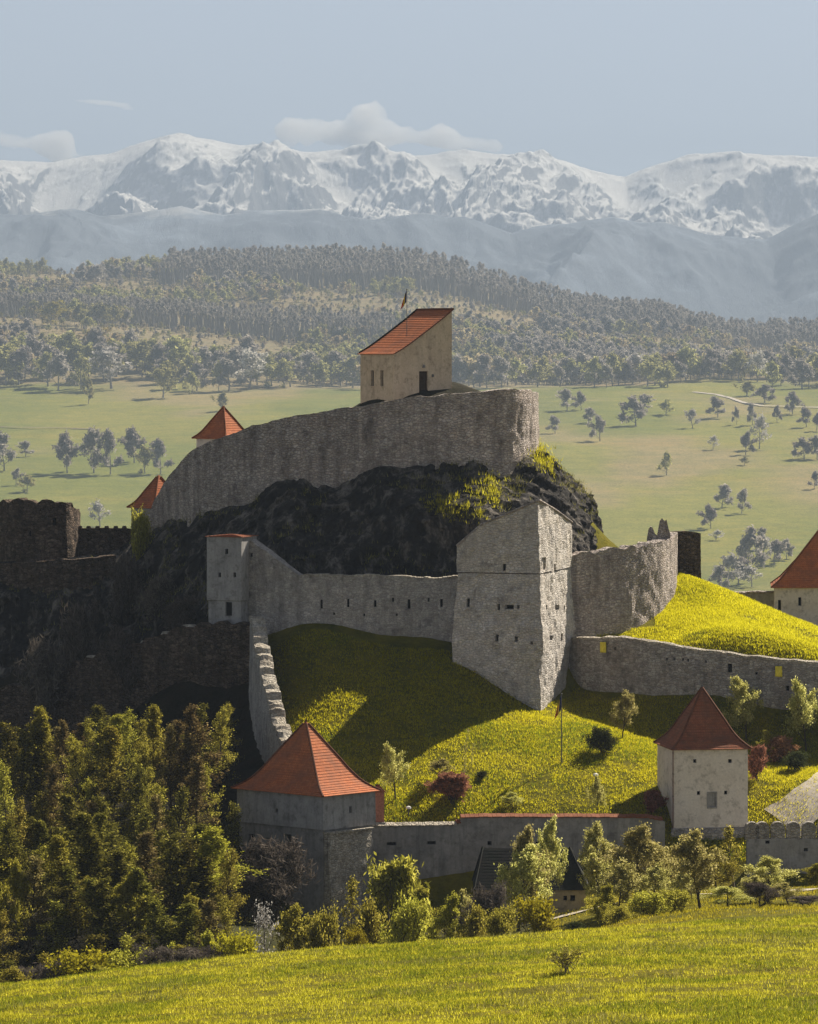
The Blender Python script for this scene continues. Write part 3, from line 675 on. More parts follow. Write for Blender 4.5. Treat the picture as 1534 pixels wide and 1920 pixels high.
r, Q, nr, tan, zt = wall('middle_curtain_wall', [(452,1006,1215,22),(462,1006,1215,21.2),(500,1030,1215,20),(535,1055,1215,19.2),(566,1080,1220,18.8),(580,1079,1225,18.6),(700,1080,1232,17.8),(790,1083,1240,17.4),(830,1085,1240,17),(870,1080,1245,16.8)], 1.4, M['wall_grey'],
     'grey stone curtain wall with slits between turret and big corner tower', rough=.11, crest=.10, deep=2.5,
     holes=[(605,1132,4.5,17),(655,1130,4.5,16),(705,1131,5,13),(738,1124,4,8),(768,1132,5.5,18),(806,1124,4,8),(830,1130,5,15),(478,1040,8,8),(628,1150,4,5),(685,1152,4,5),(745,1152,4,5)])
mb = MB(); k0 = int(np.argmin(np.abs(767+Q[:, 0]/(Q[:, 1]+DC)*F-572)))                     # mortar capping of the level stretch, sunlight put into its pale colour
sel = range(k0, len(Q)-2, 1)
for a in sel:
    hh = .10+.10*abs(vnoise(np.array([[a*.37, 3., 1.]]))[0]); b = MB()
    mb.box((Q[a, 0], Q[a, 1]+.05, zt[a]-.06), tan[a], .50, 1.5, hh+.04, .96)
mb.build('mortar_capping', M['pale_stone'], r, loc=r.location)

# ------------------------------------------------------------------ big corner tower
def big_tower():
    Cc = np.array((xpx(1008, 10), 10.)); A = np.array((xpx(860, 12.6), 12.6)); B = np.array((xpx(1069, 23), 23.)); D = A+B-Cc
    Mi = A+(Cc-A)*.30; N = Cc+(B-Cc)*.5
    plan = [A, Mi, Cc, N, B, D]
    zb = zrow(1400, 10); zs = zrow(1076, 11)
    root = empty('corner_tower', np.r_[Cc, zb], 'massive pale stone corner tower with peaked top in the middle of the ring wall', 'tower')
    low = offset_ring(plan, .25); V, Fs = body_loft([ringz(low, zb), ringz(offset_ring(plan, .52), zrow(1195, 11)), ringz(offset_ring(plan, .05), zs)], res=.36, rough=.2)
    o = mesh('lower_storeys', V, Fs, M['tower'], root, loc=root.location)
    bx = cuts_face([offset_ring(plan, .2)[0], offset_ring(plan, .2)[2]], 0, [(936,1138,5,12),(957,1138,16,8),(973,1138,5,7),(934,1196,6,13),(970,1198,6,10),(878,1130,6,16),(1000,1205,4,6)]) + \
         cuts_face([offset_ring(plan, .2)[2], offset_ring(plan, .2)[4]], 0, [(1025,1139,5,9),(1042,1139,10,10),(1056,1139,4,8),(1031,1196,6,9),(1048,1195,5,13),(1069,1195,6,9)])
    cut(o, bx, root)
    up = offset_ring(plan, .16)
    zt = [zrow(1024, 12.6), zrow(984, 11.8), zrow(938, 10), zrow(957, 16.5), zrow(980, 23), zrow(1040, 25)]
    V, Fs = body_loft([ringz(up, zs+.10), ringz(up, zt)], res=.36, rough=.16)
    o = mesh('upper_storey', V, Fs, M['tower'], root, loc=root.location)
    bx = cuts_face([up[0], up[2]], 0, [(945,1064,6,13)]) + cuts_face([up[2], up[4]], 0, [(1040,1064,6,14)])
    cut(o, bx, root)
    cut(o, cuts_face([up[0], up[2]], 0, [(972,1056,17,24)], .16) + cuts_face([up[2], up[4]], 0, [(1018,1057,13,24)], .16), root, M['tower'], 'blind_window')
    ng = offset_ring(plan, -.05); V, Fs = body_loft([ringz(ng, zs-.1), ringz(ng, zs+.12)], rough=0)
    mesh('shadow_joint', V, Fs, M['wall_dark'], root, loc=root.location)  # dark stone in the seam stands in for its shadow line
    # thin coping along the peaked top
    for k in range(4):
        a, b = np.r_[up[k], zt[k]], np.r_[up[k+1], zt[k+1]]; mb = MB(); q = np.linspace(0, 1, 10)
        mb.tube([a+(b-a)*x+np.array((0, 0, .03)) for x in q], .13, 6); mb.build('coping', M['wall_warm'], root, loc=root.location)
big_tower()

# ------------------------------------------------------------------ eastern ring wall, broken gable, dark return wall
r, Q, nr, tan, zt = wall('east_ring_wall', [(1062,1042,1225,23.5),(1085,1036,1220,24),(1120,1030,1215,25.5),(1160,1026,1215,27),(1200,1021,1205,30),(1230,1014,1180,33),(1248,1010,1160,37),(1259,1004,1130,43),(1258,1000,1130,48)], 1.3, M['wall_warm'],
     'tall weathered stone wall curving round to the right of the corner tower', rough=.15, crest=.32, deep=2.5, step=.25, smooth_n=3)
root = empty('broken_gable', at(1240, 1030, 39), 'jagged broken gable stub standing on the end of the ring wall', 'ruin')
gp = [(1213,1010),(1216,994),(1220,987),(1224,991),(1228,1000),(1232,1004),(1235,990),(1237,977),(1241,973),(1246,977),(1250,976),(1253,990),(1257,1002)]
V = []; n = len(gp)
for s_ in (0, 1.2):
    for px, hi in gp: V += [at(px, 1032, 36.5+s_), at(px, hi+random.uniform(-2, 2), 36.5+s_)]
Fs = []
for k in range(n-1):
    a_, b_ = 2*k, 2*n+2*k; Fs += [(a_, a_+2, a_+3, a_+1), (b_, b_+1, b_+3, b_+2), (a_+1, a_+3, b_+3, b_+1)]
Fs += [(0, 1, 2*n+1, 2*n), (2*n-2, 4*n-2, 4*n-1, 2*n-1)]
mesh('masonry_stub', V, Fs, M['wall_warm'], root, loc=root.location)
wall('dark_return_wall', [(1250,997,1110,46),(1262,996,1112,46),(1290,996,1114,46),(1309,998,1115,46.5)], 1.2, M['wall_dark'], 'dark brown wall fragment standing behind the broken gable', rough=.15, crest=.12, deep=2)

# ------------------------------------------------------------------ lower right ring wall with banners
r, Q, nr, tan, zt = wall('lower_ring_wall', [(1074,1197,1310,21.5),(1100,1196,1310,20),(1170,1196,1320,17.2),(1230,1204,1330,15.3),(1300,1217,1345,13.8),(1400,1229,1360,12),(1470,1236,1370,11),(1560,1245,1380,10),(1700,1258,1390,8.5)], 1.0, M['wall_low'],
     'long coursed stone wall running right from the corner tower below the grassy mound', rough=.08, crest=.08, deep=1.5, crest_mat=M['pale_stone'],
     holes=[(1254,1235,4,5),(1268,1235,4,5),(1284,1236,4,5),(1294,1237,4,5),(1326,1240,4,5),(1371,1252,9,16),(1420,1262,5,5),(1160,1215,5,6),(1478,1290,6,10)])
for px, row, lab in ((1137, 1213, 'yellow banner hanging on the ring wall next to the corner tower'), (1462, 1258, 'yellow banner hanging on the ring wall above the right-hand tree')):
    pxs = 767+Q[:, 0]/(Q[:, 1]+DC)*F; k = int(np.argmin(np.abs(pxs-px))); s_ = (Q[k, 1]+DC)/F
    c = np.r_[Q[k, :2]+nr[k]*(.5+.22), zrow(row, Q[k, 1])]; t3 = np.r_[tan[k], 0]; V = []; nu, nv = 6, 8
    for j in range(nv):
        for i in range(nu):
            u, v = i/(nu-1)-.5, j/(nv-1)-.5
            V.append(c+t3*u*13*s_+np.array((0, 0, -v*20*s_))+np.r_[nr[k]*.05*math.sin(u*9+v*2), 0])
    Fs = [(j*nu+i, (j+1)*nu+i, (j+1)*nu+i+1, j*nu+i+1) for j in range(nv-1) for i in range(nu-1)]
    o = empty('banner', c, lab, 'banner', 'yellow banners on the ring wall')
    cl = mesh('cloth', V, Fs, M['yellow'], o, loc=c, smooth=True); cl.modifiers.new('t', 'SOLIDIFY').thickness = .02
    mb = MB(); mb.tube([c-t3*8*s_+np.array((0, 0, 10.5*s_)), c+t3*8*s_+np.array((0, 0, 10.5*s_))], .03, 6); mb.build('hanging_rod', M['iron'], o, loc=c)

# far right house and its garden wall
pl = [at(1452, 1100, 44)[:2], at(1462, 1100, 40)[:2], at(1660, 1100, 43)[:2], at(1650, 1100, 50)[:2]]
pl = [np.array((xpx(1451, 62), 62.)), np.array((xpx(1452, 54), 54.)), np.array((xpx(1680, 55), 55.)), np.array((xpx(1680, 63), 63.))]
rg = [pl[0]+np.array((5.5, -3.4)), pl[1]+np.array((5.5, 3.6)), pl[2]+np.array((-4., 3.4)), pl[3]+np.array((-4., -3.6))]
root, wl, rf = tower_house('long_house', pl, zrow(1230, 54), zrow(1102, 54), zrow(985, 58), M['cream'], M['tiles'], 'long cream house with large red tiled roof at the right edge behind the mound', 'house',
    prof=[(1, 0), (.82, .13), (.6, .36), (0, 1)], ridge=rg, faces=[(1, [(1462,1138,6,26),(1500,1128,6,16)], 'window', M['void']), (1, [(1461,1180,14,30)], 'door', M['wood']), (1, [(1487,1186,5,18),(1498,1186,5,18),(1508,1186,5,18)], 'window', M['void'])])
wall('garden_wall', [(1340,1112,1190,62),(1400,1110,1200,61.5),(1456,1110,1210,60)], .7, M['greyplaster'], 'low tan garden wall left of the long house', rough=.06, crest=.05, crest_mat=M['wall_warm'])

# ------------------------------------------------------------------ spur wall running down to the front tower
def spur_wall():
    a, b = at(481, 1152, 16.5), at(548, 1420, -19); n = 100
    pts = [(0, a), (.25, at(491, 1212, 8)), (.5, at(508, 1285, -1)), (.75, at(527, 1358, -10)), (1, b)]
    t = np.linspace(0, 1, n); Q = np.stack([np.interp(t, [p[0] for p in pts], [p[1][k] for p in pts]) for k in range(3)], -1)
    tj = t+fbm(np.c_[t*9, t*0, t*0+3], 1, 2)*.05; st = np.round(tj*15)/15-(tj-t); Q[:, 2] += (np.interp(st, t, Q[:, 2])-Q[:, 2])*.7 + fbm(np.c_[t*22, t*0, t*0], 1, 4)*.55
    tan = np.gradient(Q[:, :2], axis=0); tan /= np.linalg.norm(tan, axis=1, keepdims=True); nr = np.stack([tan[:, 1], -tan[:, 0]], -1)
    root = empty('spur_wall', (Q[50, 0], Q[50, 1], Q[50, 2]-6), 'crumbling sunlit-topped wall running downhill from turret to front left tower', 'wall')
    rows = []; nz = 14; hw = .62
    for s_, order in ((1, np.linspace(0, 1, nz)), (-1, np.linspace(1, 0, nz))):
        for k in order:
            base = np.c_[Q[:, :2]+nr*s_*hw, Q[:, 2]-10.5*(1-k)]; base[:, :2] += nr*(s_*(fbm(base, 1.2, 3)*.16+.25*(1-k)))[:, None]; rows.append(base)
    R = np.stack(rows, 1); m = R.shape[1]; i = np.arange(n*m).reshape(n, m); j = np.roll(i, -1, 1)
    Fs = np.stack([i[:-1], i[1:], j[1:], j[:-1]], -1).reshape(-1, 4).tolist()+[i[0].tolist(), i[-1][::-1].tolist()]
    mesh('masonry', R.reshape(-1, 3), Fs, M['wall_grey'], root, loc=root.location)
    rows = []
    for a_, dz in ((1, -.25), (.95, .12), (.3, .22), (-.3, .2), (-.95, .1), (-1, -.25)):
        rows.append(np.c_[Q[:, :2]+nr*a_*(hw+.06)*(1+fbm(np.c_[t*40, t*0+a_, t*0], 1, 2)*.18)[:, None], Q[:, 2]+dz+fbm(np.c_[t*55, t*0+a_, t*0], 1, 2)*.16])
    R = np.stack(rows, 1); m = 6; i = np.arange(n*m).reshape(n, m); j = np.roll(i, -1, 1)
    Fs = np.stack([i[:-1], i[1:], j[1:], j[:-1]], -1).reshape(-1, 4).tolist()+[i[0].tolist(), i[-1][::-1].tolist()]
    mesh('rubble_crest', R.reshape(-1, 3), Fs, M['pale_stone'], root, loc=root.location)  # paler than the masonry: sunlight on the wall top put into colour
spur_wall()

# ------------------------------------------------------------------ front left tower
def front_tower():
    pl = quad_plan(440, 606, 701, -28, 43); zb = zrow(1760, -28); zl = zrow(1556, -28); ze = zrow(1493, -28)
    root = empty('front_gate_tower', np.r_[pl[1], zb], 'square grey tower with tall flared orange pyramid roof at front left', 'tower')
    low = offset_ring(pl, -.12)
    V, Fs = body_loft([ringz(offset_ring(pl, .1), zb), ringz(low, zl)], rough=.08)
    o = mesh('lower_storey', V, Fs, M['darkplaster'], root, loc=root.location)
    cut(o, cuts_face(low, 0, [(472,1583,12,38),(506,1583,8,22),(541,1585,12,42)]), root)
    V, Fs = body_loft([ringz(offset_ring(pl, .1), zl-.02), ringz(offset_ring(pl, .06), ze+.05)], rough=.04)
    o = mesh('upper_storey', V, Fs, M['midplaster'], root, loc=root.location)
    up = offset_ring(pl, .08); cut(o, cuts_face(up, 0, [(519,1520,5,8)])+cuts_face(up, 1, [(657,1518,5,12)]), root)
    # rubble buttress under the right face
    C0, R0 = offset_ring(pl, -.05)[1], offset_ring(pl, -.05)[2]; d = R0-C0; nn = np.array((d[1], -d[0])); nn /= np.linalg.norm(nn)
    b0, b1 = C0+d*.02, C0+d*.90; b2 = C0+d*.5
    zt = zrow(1561, -27)
    V, Fs = body_loft([[(*(b0+nn*1.0), zb), (*(b2+nn*1.0), zb), (*(b2-nn*.5), zb), (*(b0-nn*.5), zb)], [(*(b0+nn*.45), zt), (*(b1+nn*.45), zt), (*(b1-nn*.5), zt), (*(b0-nn*.5), zt)]], res=.3, rough=.14)
    mesh('rubble_buttress', V, Fs, M['pale_stone'], root, loc=root.location)
    mb = MB(); t = d/np.linalg.norm(d); mb.box(np.r_[(b0+b1)/2+nn*.3, zt], t, np.linalg.norm(b1-b0)+.15, .75, .14); mb.build('ledge', M['pale_stone'], root, loc=root.location)
    flared_roof(root, pl, ze, zrow(1352, -22), [(1, 0), (.90, .045), (.80, .10), (.70, .175), (.58, .30), (.46, .45), (0, 1)], M['tiles'], .45, cap_mat=M['tiles_dull'])
    mb = MB(); cen = np.mean(pl, 0); zt = zrow(1352, -22); mb.tube([(*cen, zt-.1), (*cen, zt+.25)], [.12, .03], 6); mb.build('finial', M['tiles_dull'], root, loc=root.location)
front_tower()
c = at(709, 1545, -21); root = empty('brick_bell_pier', (c[0], c[1], c[2]-1.5), 'narrow red brick pier with small arched opening beside the front left tower', 'pier')
mb = MB(); mb.box((c[0], c[1], c[2]-1.5), (1, .2), .95, .8, 4.35); o = mb.build('pier_shaft', M['brick'], root, loc=root.location)
cut(o, [(np.array((c[0]+.05, c[1]-.4, zrow(1476, -21))), (1, .2), .42, .55, .5)], root)
mb = MB(); z0 = c[2]+2.85; mb.box((c[0], c[1], z0), (1, .2), 1.15, 1.0, .12); mb.box((c[0], c[1], z0+.12), (1, .2), 1.05, .9, .55, .12); mb.build('cap', M['tiles'], root, loc=root.location)
mb = MB(); mb.box((c[0]+.1, c[1]-.35, c[2]-1.5), (1, .2), 1.5, .9, 1.7, .7); mb.build('rubble_footing', M['wall_low'], root, loc=root.location)

# ------------------------------------------------------------------ front curtain wall with tiled coping
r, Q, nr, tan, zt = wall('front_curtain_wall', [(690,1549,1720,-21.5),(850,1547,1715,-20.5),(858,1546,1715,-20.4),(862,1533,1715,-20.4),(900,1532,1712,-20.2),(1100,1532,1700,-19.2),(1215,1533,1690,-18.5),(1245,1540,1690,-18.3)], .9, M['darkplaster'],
     'long grey front wall with tiled coping between the two red-roofed front towers', rough=.06, crest=.02, deep=1.5, res=.4,
     holes=[(733,1581,18,6),(808,1579,16,6),(917,1580,8,8),(1010,1580,14,6)])
pxs = 767+Q[:, 0]/(Q[:, 1]+DC)*F
for i in range(0, len(Q)-1):
    s0 = Q[i]; wd = .40; 
    b = MB(); tk = tan[i]; hh = .0
    V0 = np.r_[Q[i, :2], zt[i]+.02]; nn = nr[i]
    V = []
    for s_ in (-.5, .5):
        for a_, dz in ((.62, 0), (.62, .07), (0, .30), (-.62, .07), (-.62, 0)):
            V.append((V0[0]+tk[0]*s_*wd*.96+nn[0]*a_, V0[1]+tk[1]*s_*wd*.96+nn[1]*a_, V0[2]+dz+(i % 3)*.012))
    b.add(V, [(0,1,2,3,4),(9,8,7,6,5),(0,5,6,1),(1,6,7,2),(2,7,8,3),(3,8,9,4),(4,9,5,0)])
    b.build('coping_tile', M['tiles'] if pxs[i] > 858 else M['pale_stone'], r, loc=r.location)

# ------------------------------------------------------------------ front right tower
def right_tower():
    pl = quad_plan(1242, 1264, 1403, -15, 9); 
    c = np.array((xpx(1264, -15), -15.)); a = math.radians(9); k = 385/F
    l = 140*k/math.cos(a); l2 = 23*k/math.sin(a)
    pl = [c+l2*np.array((-math.sin(a), math.cos(a))), c, c+l*np.array((math.cos(a), math.sin(a)))]; pl.append(pl[0]+pl[2]-c)
    zb = zrow(1680, -15); ze = zrow(1406, -15)
    root = empty('plastered_square_tower', np.r_[c, zb], 'square cream plastered tower with dark red pointed roof at front right', 'tower')
    V, Fs = body_loft([ringz(pl, zb), ringz(pl, ze+.05)], rough=.02); o = mesh('wall', V, Fs, M['cream'], root, loc=root.location)
    cut(o, cuts_face(pl, 1, [(1303,1427,6,7),(1369,1427,7,7),(1310,1487,6,7),(1361,1486,6,7)], .4), root, name='loophole')
    wn = cuts_face(pl, 1, [(1335,1500,15,27)], .14); cut(o, wn, root, M['greyplaster'], 'window')
    cc, t, w_, h, dp = wn[0]; nn = np.array((t[1], -t[0]))
    for dx, ww, dz, hh in ((-w_/2-.05, .1, -h/2, h), (w_/2+.05, .1, -h/2, h), (0, w_+.2, -h/2-.12, .12), (0, w_+.2, h/2, .1)):
        mb = MB(); mb.box(np.array(cc)+np.r_[t*dx+nn*.02, dz], t, ww, .1, hh); mb.build('window_frame', M['greyplaster'], root, loc=root.location)
    flared_roof(root, pl, ze, zrow(1290, -11.3), [(1, 0), (.86, .08), (.72, .17), (.60, .29), (.48, .44), (0, 1)], M['tiles_dull'], .28, cap_mat=M['tiles_dull'])
    cen = np.mean(pl, 0); zt = zrow(1290, -11.3); mb = MB(); mb.tube([(*cen, zt-.1), (*cen, zt+.2), (*cen, zt+.3)], [.11, .08, .02], 6); mb.build('finial', M['iron'], root, loc=root.location)
    q = c+np.array((-.10, -.06)); mb = MB(); mb.tube([(*q, zrow(1560, -15)), (*q, ze-.05)], .05, 6); mb.build('downpipe', M['pipe'], root, loc=root.location)
    for zz in (.3, 2.2, 4.2):
        mb = MB(); mb.box((q[0], q[1], ze-zz), (1, 0), .16, .14, .06); mb.build('pipe_bracket', M['iron'], root, loc=root.location)
    f = offset_ring(pl, .35); V, Fs = body_loft([ringz(f, zb), ringz(f, zrow(1562, -15)), ringz(offset_ring(pl, .1), zrow(1553, -15))], rough=.12); mesh('stone_plinth', V, Fs, M['wall_low'], root, loc=root.location)
right_tower()
r, Q, nr, tan, zt = wall('battlemented_wall', [(1400,1572,1680,-18.5),(1450,1572,1680,-18.4),(1540,1572,1680,-18.3),(1680,1572,1680,-18)], .9, M['midplaster'], 'brownish wall with rounded merlons right of the plastered tower', rough=.07, crest=.03,
     holes=[(1438,1578,8,6),(1482,1560,1,1)][:1]+[(1510,1592,8,6)])
for px in (1411, 1429, 1454, 1488, 1517, 1549, 1580):
    k = int(np.argmin(np.abs(767+Q[:, 0]/(Q[:, 1]+DC)*F-px))); V = []; tk = np.r_[tan[k], 0]; nn = np.r_[nr[k], 0]; c = np.r_[Q[k, :2], zt[k]-.1]
    prof = [(-.62, 0), (-.62, 1.05)]+[(-.62*math.cos(a_), 1.05+.55*math.sin(a_)) for a_ in np.linspace(.3, math.pi-.3, 7)]+[(.62, 1.05), (.62, 0)]
    for s_ in (.42, -.42): V += [c+tk*x+nn*s_+np.array((0, 0, z)) for x, z in prof]
    n = len(prof); Fs = [tuple(range(n))[::-1], tuple(range(n, 2*n))]+[(i, (i+1) % n, n+(i+1) % n, n+i) for i in range(n)]
    mesh('merlon', V, Fs, M['wall_low'], r, loc=r.location)

# shed half hidden behind the front trees
pl = [np.array((xpx(893, -33), -33.)), np.array((xpx(895, -39), -39.)), np.array((xpx(1098, -39), -39.)), np.array((xpx(1096, -33), -33.))]
pl = [pl[0], pl[1], pl[2], pl[3]]
mid = [(pl[0]+pl[1])/2, (pl[2]+pl[3])/2]; rg = [mid[0]+(.5, 0), mid[0]+(.5, 0), mid[1]-(1.3, 0), mid[1]-(1.3, 0)]
tower_house('black_roofed_shed', pl, zrow(1760, -39), zrow(1668, -39), zrow(1590, -36), M['ochre'], M['tiles_black'], 'shed with steep black roof half hidden by trees below the front wall', 'shed',
    prof=[(1, 0), (.0, 1)], over=.3, ridge=rg, faces=[(1, [(1074,1684,9,11),(1060,1684,7,9)], 'window', M['void']), (1, [(1096,1690,6,30)], 'door', M['wood'])][:1])
flag(1053, 1443, 1302, -6, 'tall slim flagpole with small red-tipped flag standing on the sunny lawn', zfoot=gz(xpx(1053, -6), -6)-.1, fl_h=1.9, rad=.06)
for px, row, lab in ((1117, 1458, 'small white garden lamp on the sunny lawn right of the flagpole'), (766, 1520, 'small white garden lamp on the lawn left of the red bush')):
    p = grow(px, row+12, -20, 8); root = empty('garden_lamp', p, lab, 'lamp', 'white garden lamps')
    mb = MB(); mb.tube([p-np.array((0, 0, .1)), p+np.array((0, 0, .75))], .06, 6); mb.build('post', M['iron'], root, loc=p)
    mb = MB(); mb.tube([p+np.array((0, 0, z)) for z in (.7, .76, .9, .98)], [.1, .24, .22, .05], 8); mb.build('lamp_head', M['white'], root, loc=p)

# pale tracks
def strip(name, pts, wd, mat):
    P = np.array(pts, float); L = np.r_[0, np.cumsum(np.linalg.norm(np.diff(P, axis=0), axis=1))]; t = np.arange(0, L[-1], .8)
    Q = np.stack([np.interp(t, L, P[:, k]) for k in range(2)], -1)
    for _ in range(8): Q[1:-1] = (Q[:-2]+2*Q[1:-1]+Q[2:])/4
    tan = np.gradient(Q, axis=0); tan /= np.linalg.norm(tan, axis=1, keepdims=True); nr = np.stack([tan[:, 1], -tan[:, 0]], -1)
    cols = np.linspace(-1, 1, 7); wob = 1+fbm(np.c_[Q, Q[:, :1]*0], 1/(wd*.6), 3)*.35; R = np.stack([Q+nr*(a*wd/2*(wob if abs(a) > .9 else np.ones(len(Q))))[:, None] for a in cols], 1); z = ground_z(R[..., 0], R[..., 1])+.10
    V = np.concatenate([R, z[..., None]], -1).reshape(-1, 3); n = len(Q); i = np.arange(n*7).reshape(n, 7)
    Fs = np.stack([i[:-1, :-1], i[:-1, 1:], i[1:, 1:], i[1:, :-1]], -1).reshape(-1, 4)
    return tag(mesh(name, V, Fs, mat, smooth=True), kind='structure')
g = [grow(px, row, -20, 6) for px, row in ((1680, 1380), (1600, 1440), (1545, 1485), (1505, 1515), (1460, 1548))]
strip('path', [p[:2] for p in g], 4.0, M['path'])
strip('road', [(xpx(1010, -48), -48), (xpx(1150, -47), -47), (xpx(1300, -44), -44), (xpx(1450, -40), -40), (xpx(1700, -36), -36)], 3.2, M['path'])
strip('lane', [(xpx(1250, -31), -31), (xpx(1400, -29.5), -29.5), (xpx(1700, -28), -28)], 2.2, M['path'])

M['soil'] = plain('brown_earth', (.16, .13, .07), .95, .3, 1.2, .5)
def far_strip(name, rows, wd, mat='path'):
    P = [far_at(px, row)[0] for px, row in rows]; o = strip(name, [p[:2] for p in P], wd, M[mat]); o.location.z = .9
far_strip('track', ((1300, 736), (1345, 741), (1372, 748), (1400, 757), (1430, 762), (1480, 764), (1560, 766)), 6)
far_strip('track', ((-30, 800), (60, 803), (120, 804), (190, 806)), 5, 'soil')

# ------------------------------------------------------------------ vegetation
def leaf_quads(P, size, rg_, elong=1.6, up=0.):
    """random small leaf faces at points P"""
    n = len(P); d = rg_.normal(size=(n, 3)); d[:, 2] += up; d /= np.linalg.norm(d, axis=1, keepdims=True)
    e = rg_.normal(size=(n, 3)); e -= d*(e*d).sum(1, keepdims=True); e /= np.linalg.norm(e, axis=1, keepdims=True)
    s = size*rg_.uniform(.6, 1.4, n)[:, None]
    V = np.stack([P-d*s*elong*.5, P+e*s*.42, P+d*s*elong*.5, P-e*s*.42], 1).reshape(-1, 3)
    return V, np.arange(n*4).reshape(n, 4)
def grow_tree(h, spread, seed, trunk_r=.16, clear=.25, limbs=9, sub=5, twigs=4, lean=.03, stems=1, up=.55, crown='round'):
    """returns wood MB and array of twig points"""
    rg_ = np.random.default_rng(seed); mb = MB(); tips = []
    def branch(p, d, ln, r0, r1, seg=3, wob=.18):
        pts = [p]; q = p.copy()
        for i in range(seg):
            d = d + rg_.normal(size=3)*wob; d[2] += .06; d /= np.linalg.norm(d); q = q+d*ln/seg; pts.append(q)
        return pts, d
    for s_ in range(stems):
        base = np.array((rg_.normal()*.15*(stems > 1), rg_.normal()*.15*(stems > 1), -.3)); d0 = np.array((rg_.normal()*lean, rg_.normal()*lean, 1.))
        if stems > 1: a = 2*math.pi*s_/stems+rg_.uniform(-.4, .4); d0 = np.array((math.cos(a)*spread/h*.55, math.sin(a)*spread/h*.55, 1.))
        pts, d = branch(base, d0/np.linalg.norm(d0), h*.86+.3, trunk_r, .02, 7, .05)
        R = np.linspace(trunk_r/(stems**.5), .02, len(pts)); R[0] *= 1.25; mb.tube(pts, R, 6, False)
        pa = np.array(pts); lz = np.linspace(0, 1, len(pts))
        nl = max(3, limbs//stems+ (stems > 1))
        for i in range(nl):
            f = clear+(1-clear)*(i+rg_.uniform(0, .8))/nl; f = min(f, .98); p = np.array([np.interp(f, lz, pa[:, k]) for k in range(3)])
            a = i*2.4+rg_.uniform(-.5, .5)
            g = (f-clear)/(1-clear)
            ln = spread*{'round': (1-.55*g)*(.75+.5*math.sin(math.pi*min(1, g+.25))), 'cone': 1.05-.9*g, 'up': .8-.35*g}[crown]*rg_.uniform(.75, 1.15)
            dd = np.array((math.cos(a), math.sin(a), up+g*.9)); dd /= np.linalg.norm(dd)
            r0 = max(.025, trunk_r*.5*(1-f*.6)); bp, bd = branch(p, dd, ln, r0, .012, 4, .14)
            mb.tube(bp, np.linspace(r0, .012, len(bp)), 4, False); ba = np.array(bp)
            for j in range(sub):
                f2 = .3+.7*(j+rg_.random())/sub; p2 = np.array([np.interp(f2, np.linspace(0, 1, len(bp)), ba[:, k]) for k in range(3)])
                d2 = bd*.5+rg_.normal(size=3)*.55; d2[2] += up*.6; d2 /= np.linalg.norm(d2)
                l2 = ln*.42*rg_.uniform(.6, 1.2); sp, sd = branch(p2, d2, l2, .02, .006, 2, .2); mb.tube(sp, [.02, .013, .006], 3, False)
                for q in range(twigs):
                    p3 = sp[1]+(sp[2]-sp[1])*rg_.uniform(-.6, 1); d3 = sd+rg_.normal(size=3)*.5; d3[2] += .2; d3 /= np.linalg.norm(d3)
                    e = p3+d3*l2*.6*rg_.uniform(.5, 1.1); mb.tube([p3, e], [.009, .004], 3, False)
                    for q2 in np.linspace(.1, 1, 4): tips.append(p3+(e-p3)*q2)
            tips.append(bp[-1])
        tips.append(pts[-1])
    return mb, np.array(tips)
PROTO = {}
def proto(key, h, spread, seed, wood, leaf, n_leaf, lsize, elong=1.5, jitter=.16, upw=0., **kw):
    mb, tips = grow_tree(h, spread, seed, **kw); rg_ = np.random.default_rng(seed+99)
    P = tips[rg_.integers(0, len(tips), n_leaf)] + rg_.normal(size=(n_leaf, 3))*jitter
    P = P[P[:, 2] > .05]
    V, Fq = leaf_quads(P, lsize, rg_, elong, upw)
    hh = np.percentile(P[:, 2], 99.5)
    PROTO[key] = (mesh('trunk', mb.V, mb.F, M[wood], link=False), mesh('crown', V, Fq, M[leaf], link=False), hh, np.percentile(np.hypot(P[:, 0], P[:, 1]), 96))
for k in range(3):
    proto(f'olive{k}', 9, 2.6, 10+k, 'bark', 'leaf_olive', 10000, .115, trunk_r=.15, limbs=13, sub=6, clear=.22, up=.7, crown='round')
    proto(f'yellow{k}', 7, 2.3, 20+k, 'bark', 'leaf_yellow', 10000, .115, trunk_r=.12, limbs=12, sub=6, clear=.18, up=.7)
    proto(f'pale{k}', 6, 2.2, 30+k, 'bark', 'leaf_pale', 10000, .115, trunk_r=.12, limbs=12, sub=6, clear=.2, up=.6)
    proto(f'bush{k}', 3, 1.6, 40+k, 'bark', 'leaf_yellow', 6000, .095, trunk_r=.07, stems=5, limbs=20, sub=5, clear=.12, up=.7)
    proto(f'barebush{k}', 4, 1.8, 50+k, 'bark', 'twig_dark', 5000, .06, elong=6, trunk_r=.08, stems=5, limbs=22, sub=6, clear=.12, up=.9, upw=.6)
proto('slim0', 8, 1.2, 61, 'palebark', 'leaf_olive', 1200, .12, trunk_r=.09, limbs=12, sub=4, clear=.3, up=1.0)
proto('slim1', 8, .55, 62, 'palebark', 'leaf_pale', 350, .11, trunk_r=.07, limbs=16, sub=3, twigs=2, clear=.12, up=.5, crown='cone')
proto('tall0', 11, 2.0, 63, 'bark', 'leaf_olive', 8000, .115, trunk_r=.15, limbs=16, sub=6, clear=.25, up=.9)
proto('tall1', 11, 1.8, 64, 'bark', 'leaf_yellow', 8000, .11, trunk_r=.14, limbs=16, sub=6, clear=.3, up=1.0)
proto('red0', 3, 1.5, 65, 'bark', 'twig_red', 4200, .15, elong=3.2, trunk_r=.06, stems=6, limbs=24, sub=6, clear=.08, up=1.1, upw=.7)
